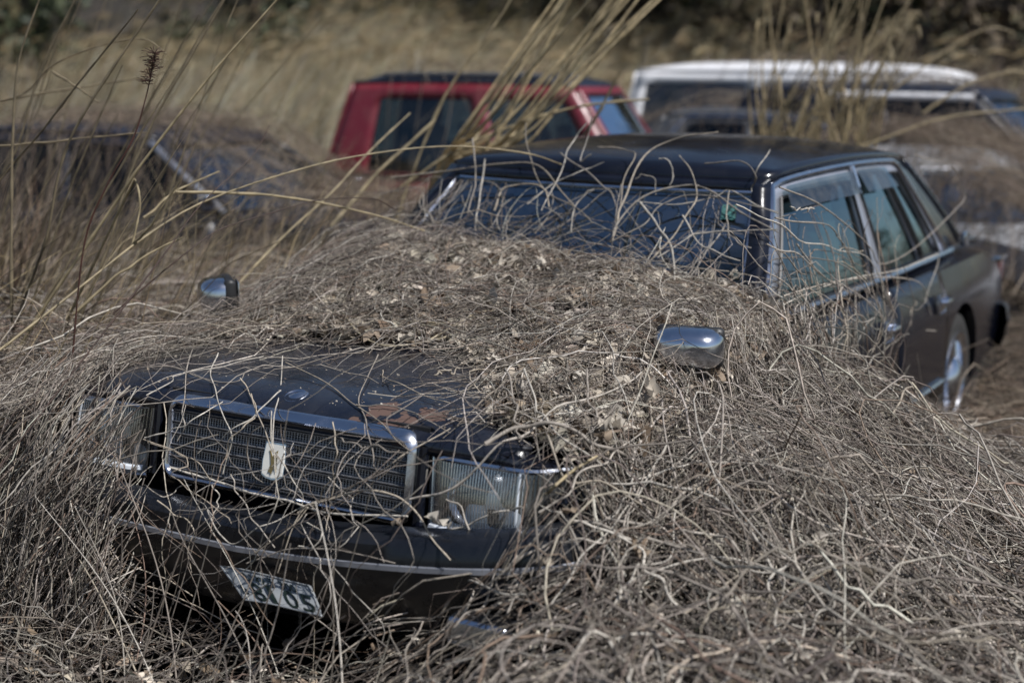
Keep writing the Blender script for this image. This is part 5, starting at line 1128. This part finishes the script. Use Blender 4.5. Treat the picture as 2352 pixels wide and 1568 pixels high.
# ================================================================ leaves
def leaf_grid(seed, n=5):
    r = np.random.default_rng(seed); V = []; 
    lob = r.uniform(0.75, 1.2, 9); cx, cy = r.choice([-1, 1]) * r.uniform(0.8, 2.6), r.normal(0, 1.6); ph = r.random(4) * 6.28
    for j in range(n):
        for i in range(n):
            u, v = i / (n - 1) - 0.5, j / (n - 1) - 0.5
            wv = 0.95 * math.sqrt(max(0.02, 1 - (2 * v * 0.92) ** 2)) * (0.85 + 0.3 * math.sin(7 * v + ph[0]))
            x = u * wv; y = v * 1.25
            z = cx * u * u + cy * 0.8 * v * v + 0.22 * math.sin(11 * u + ph[1]) * math.cos(10 * v + ph[2]) + 0.08 * r.normal()
            V.append((x + 0.06 * r.normal(), y + 0.06 * r.normal(), z))
    F = [(j * n + i, j * n + i + 1, (j + 1) * n + i + 1, (j + 1) * n + i) for j in range(n - 1) for i in range(n - 1)]
    return np.array(V), np.array(F)
LC = np.array([(0.46, 0.41, 0.345), (0.37, 0.32, 0.26), (0.26, 0.205, 0.155), (0.54, 0.49, 0.42), (0.19, 0.14, 0.10)])
LM = []
for k in range(14):
    V, F = leaf_grid(k); o = mesh_np('dead_leaf', V, F, M['leaf'], None, True, np.tile(LC[k % 5], (len(V), 1))); LM.append(o.data); bpy.data.objects.remove(o)
def leaf(p, size, label, group, k=None, rot=None):
    o = bpy.data.objects.new('dead_leaf', LM[rng.integers(14) if k is None else k]); COL.objects.link(o)
    o.location = p; o.scale = (size,) * 3; o.rotation_euler = rot if rot is not None else (rng.normal(0, 0.45), rng.normal(0, 0.45), rng.uniform(0, 6.28)); tag(o, label, 'leaf', group)
HL = [(935, 790), (990, 690), (925, 632), (1245, 600), (1480, 660), (1620, 640), (1640, 665), (1745, 690), (1760, 710), (1330, 780), (1210, 800), (1170, 780), (1300, 700), (1130, 700), (1090, 755), (760, 755), (730, 760), (850, 770), (680, 765), (1460, 640), (1580, 690), (1690, 640), (1440, 740), (1480, 820), (1290, 830), (1230, 850), (1150, 830), (1350, 690), (1040, 620), (1100, 640), (1180, 610), (1550, 720), (1700, 700), (1390, 640), (1505, 610), (1270, 650)]
for a, b in HL: leaf(on_hood(a, b) + np.array([0, 0, 0.008]), rng.uniform(0.038, 0.068), 'shrivelled pale dead leaf lying in the litter on the black sedan bonnet', 'dead leaves on the bonnet')
for _ in range(70):
    q = region(1, 0.25, 1.9, -0.9, 0.85, okh)[0]; z = float(surf_h(q[0], q[1])) + 0.016; lim = float(ws_x(q[1], z)) - 0.05
    leaf((min(q[0], lim), q[1], z), rng.uniform(0.032, 0.062), 'shrivelled pale dead leaf lying in the litter on the black sedan bonnet', 'dead leaves on the bonnet')
for _ in range(60):
    q = region(1, -0.6, 2.4, -2.2, -0.95, outside)[0]; leaf((q[0], q[1], float(G(q[0], q[1])) + 0.0), rng.uniform(0.03, 0.06), 'curled pale dead leaf caught in vines on the near front wing', 'dead leaves on the near front wing')
NL = [(1490, 920), (1490, 905), (1400, 1000), (1330, 860), (1440, 870), (1470, 1270), (1250, 1300), (1465, 1260), (1390, 985), (1600, 1130), (1310, 1180), (1620, 1085), (1880, 1250), (2000, 1330)]
for a, b in NL: leaf(near(a, b) + np.array([0, 0, 0.01]), rng.uniform(0.03, 0.05), 'curled pale dead leaf caught in vines on the near front wing', 'dead leaves on the near front wing')
BLV = [(520, 1530), (550, 1525), (590, 1540), (635, 1520), (780, 1430), (905, 1450), (870, 1440), (1000, 1520), (620, 1545), (660, 1430), (720, 1500), (440, 1390), (960, 1420), (1240, 1520), (340, 1500), (1130, 1530), (1380, 1540), (820, 1540), (560, 1470)]
for a, b in BLV: leaf(near(a, b) + np.array([0, 0, -0.05]), rng.uniform(0.018, 0.034), 'pale dead leaf on the ground in front of the bumper', 'dead leaves before the bumper')
leaf(on_front(1000, 1195), 0.042, 'curled tan dead leaf stuck between the grille and the near headlamp', None, 8, (0.5, 1.0, 0.6)); leaf(on_front(908, 1193), 0.022, 'tiny curled dead leaf at the lower near corner of the grille', None, 2)
# fragments nobody could count
def fragments(name, label, xy, z, size):
    N = len(xy); sz = size[0] + (size[1] - size[0]) * rng.random(N) ** 2
    a = rng.uniform(0, 2 * PI, N); t = np.stack([np.cos(a), np.sin(a), rng.normal(0, 0.35, N)], 1); u = np.stack([-np.sin(a), np.cos(a), rng.normal(0, 0.45, N)], 1); n = np.cross(t, u)
    c = np.stack([xy[:, 0], xy[:, 1], z], 1); V = np.zeros((N, 6, 3)); asp = rng.uniform(0.35, 0.8, N)
    for k, (p, q) in enumerate(((-.5, -.4), (0, -.55), (.5, -.35), (.45, .4), (0, .55), (-.5, .35))):
        jit = 1 + rng.normal(0, 0.2, N); V[:, k] = c + t * (p * sz * jit)[:, None] + u * (q * sz * asp * jit)[:, None] + n * ((0.0 if k in (1, 4) else rng.uniform(-.25, .35)) * sz)[:, None]
    i = np.arange(N)[:, None] * 6; F = np.concatenate([i + [0, 1, 4, 5], i + [1, 2, 3, 4]])
    o = mesh_np(name, V, F, M['leaf'], None, True, np.repeat(pick(N, LC, [.28, .27, .22, .13, .10], 0.2), 6, 0)); tag(o, label, 'leaf litter', kind='stuff')
xy = region(9000, 0.2, 2.0, -0.93, 0.93, okh); P = np.concatenate([xy, (surf_h(xy[:, 0], xy[:, 1]) + rng.uniform(-0.012, 0.026, len(xy)))[:, None]], 1); P = clear_of_car(fix_ws(P))
fragments('leaf_litter', 'crumbled pale leaf litter among the vines on the black sedan bonnet', P[:, :2], P[:, 2], (0.012, 0.058))
xy = region(14000, -1.4, 4.0, -2.8, 3.0, outside); P = np.concatenate([xy, (G(xy[:, 0], xy[:, 1]) + rng.uniform(-0.22, -0.02, len(xy)))[:, None]], 1); P = clear_of_car(P)
fragments('leaf_litter', 'crumbled leaf litter lying under the dead vines round the black sedan', P[:, :2], P[:, 2], (0.014, 0.06))
# crumbs of dust on the bare bonnet
xy = np.stack([rng.uniform(0.12, 0.95, 420), rng.uniform(-0.5, 0.72, 420)], 1)
fragments('bonnet_crumbs', 'small crumbs and bark bits scattered on the bare black bonnet', xy, hood_top(xy[:, 0], xy[:, 1]) + 0.006, (0.003, 0.011))

# ================================================================ trees and brush at the back
def tree(name, label, x, y, h, cw, pal, group, n=1500, conifer=True, low=0.12):
    z0 = float(terrain(np.array([x]), np.array([y]))[0]); r = empty(name, (x, y, z0)); tag(r, label, 'tree', group)
    K = 8; s = np.linspace(0, 1, K); P = np.stack([np.cumsum(rng.normal(0, 0.06, K)), np.cumsum(rng.normal(0, 0.06, K)), s * h * 0.95 - 0.2], 1)
    P[0, :2] = 0; tubes('trunk', P[None], (0.022 * h * (1 - 0.85 * s))[None], np.array([(0.055, 0.042, 0.032)]), M['straw'], 8, r)
    m = 34; a = rng.uniform(0, 2 * PI, m); hz = h * (low + (0.93 - low) * rng.random(m)); rad = cw * (1 - (hz / h) ** 1.2 * 0.9) if conifer else cw * np.sqrt(np.clip(1 - ((hz / h - 0.6) / 0.5) ** 2, 0.1, 1))
    tip = np.stack([np.cos(a) * rad, np.sin(a) * rad, hz + (-0.05 * h if conifer else 0.08 * h) * rng.random(m)], 1); base = np.stack([np.interp(hz, P[:, 2], P[:, 0]), np.interp(hz, P[:, 2], P[:, 1]), hz - 0.04 * h], 1)
    q = np.linspace(0, 1, 5)[None, :, None]; B = base[:, None] * (1 - q) + tip[:, None] * q + rng.normal(0, 0.02 * h, (m, 5, 3)) * q * 0.6
    tubes('limb', B, np.full((m, 5), 0.006 * h) * (1 - 0.7 * q[:, :, 0]), np.tile((0.06, 0.045, 0.035), (m, 1)), M['straw'], 5, r)['kind'] = 'stuff'
    i = rng.integers(m, size=n); t = rng.random(n) ** 0.6; c = base[i] * (1 - t)[:, None] + tip[i] * t[:, None] + rng.normal(0, 0.05 * h * 0.5, (n, 3))
    sz = rng.uniform(0.03, 0.085, n) * (h / 6) ** 0.5 * 1.4; u = rng.normal(0, 1, (n, 3)); u /= np.linalg.norm(u, axis=1, keepdims=True); v = np.cross(u, rng.normal(0, 1, (n, 3))); v /= np.linalg.norm(v, axis=1, keepdims=True)
    V = np.stack([c - u * sz[:, None], c - v * sz[:, None] * .6, c + u * sz[:, None], c + v * sz[:, None] * .6], 1); F = np.arange(n * 4).reshape(-1, 4)
    o = mesh_np('crown', V, F, M['crown'], r, False, np.repeat(pick(n, pal, None, 0.3), 4, 0)); return r
GRN = np.array([(0.035, 0.050, 0.022), (0.05, 0.06, 0.028), (0.028, 0.04, 0.02)]); BRN = np.array([(0.10, 0.075, 0.05), (0.075, 0.055, 0.038), (0.13, 0.10, 0.06)]); OLV = np.array([(0.085, 0.085, 0.04), (0.06, 0.065, 0.03), (0.11, 0.10, 0.055)])
def ground_at(px, t):
    d = ray(px, 183); d = d / np.hypot(d[0], d[1]); p = CAM[:2] + d[:2] * t; return p
for px, t, h, cw, pal, lab in ((40, 27, 7, 2.2, GRN, 'dark evergreen tree at the far left end of the slope'), (330, 46, 8, 2.4, OLV, 'olive green tree behind the field, left of the dark gap'), (520, 44, 9, 3.0, GRN, 'dark evergreen tree by the dark gap above the grass'), (600, 29, 8, 2.0, GRN, 'darkest evergreen tree, right beside the dark gap'), (860, 47, 7, 2.6, OLV, 'olive green bushy tree above the red hatchback'), (1080, 46, 8, 3.0, BRN, 'brown leafed tree straight above the red hatchback'), (1290, 31, 8, 2.6, OLV, 'green brown tree behind the leaning reed clump'), (1500, 28, 7, 2.4, BRN, 'rust brown tree above the left end of the white van'), (1680, 30, 9, 2.8, GRN, 'dark green tree above the middle of the white van'), (1880, 26, 7, 2.6, BRN, 'dark brown tree above the right end of the white van'), (2100, 24, 7, 2.6, GRN, 'dark tree in the upper right, behind the estate car'), (2310, 22, 6, 2.6, BRN, 'dark brown tree in the upper right corner')):
    p = ground_at(px, t); tree('tree', lab, p[0], p[1], h, cw, pal * 0.75, 'trees on the slope', 4500, pal is GRN, 0.04)
for (x, y, h) in ((42, -11.6, 4.4), (49, -11.4, 4.0)): tree('tree', 'evergreen tree beyond the right edge, mirrored in the black sedan side windows', x, y, h, 2.2, GRN, 'trees mirrored in the windows', 1400, True, 0.05)
def bush(x, y, h, label, group, col, n=240):
    z0 = float(G(np.array([x]), np.array([y]))[0]); r = empty('bush', (x, y, z0)); tag(r, label, 'bush', group)
    K = 5; s = np.linspace(0, 1, K)[None, :, None]; a = rng.uniform(0, 2 * PI, n); sp = rng.uniform(0.2, 1.0, n)
    e = np.stack([np.cos(a) * sp * h * 0.9, np.sin(a) * sp * h * 0.9, h * rng.uniform(0.45, 1.0, n)], 1); P = e[:, None] * s ** np.array([0.8, 0.8, 1.0]) + rng.normal(0, 0.05 * h, (n, K, 3)) * s - [0, 0, 0.1]
    tubes('branches', P, np.full((n, K), 0.0075) * (1.1 - s[:, :, 0]), pick(n, col), M['vine'], 3, r)['kind'] = 'stuff'
DB = np.array([(0.10, 0.075, 0.055), (0.07, 0.05, 0.04), (0.14, 0.105, 0.08)])
for px, t, h in ((2330, 12.5, 1.0), (2240, 14.5, 1.4), (2050, 17.5, 1.7), (2150, 16, 1.6), (1900, 19, 1.8), (2300, 17, 1.9), (1750, 21, 1.7), (2000, 21, 2.0), (2200, 20, 2.2), (2380, 15, 1.6), (1600, 22, 1.6), (100, 20, 1.8), (10, 17, 1.6), (250, 23, 1.8), (-60, 6.5, 0.8), (-30, 9.5, 1.0)):
    p = ground_at(px, t); bush(p[0], p[1], h, 'bare dark brown bush on the slope behind the cars' if px > 1000 else ('bare brown bush at the far left behind the grass field' if t > 12 else 'dark bare bush at the left edge, nearer one' if t < 8 else 'dark bare bush at the left edge, farther one'), 'bare bushes behind the cars' if px > 1000 else ('bare bushes on the far left' if t > 12 else 'dark bushes along the left edge'), DB if px > 1000 or t > 12 else FARC, 240 if t > 12 else 150)
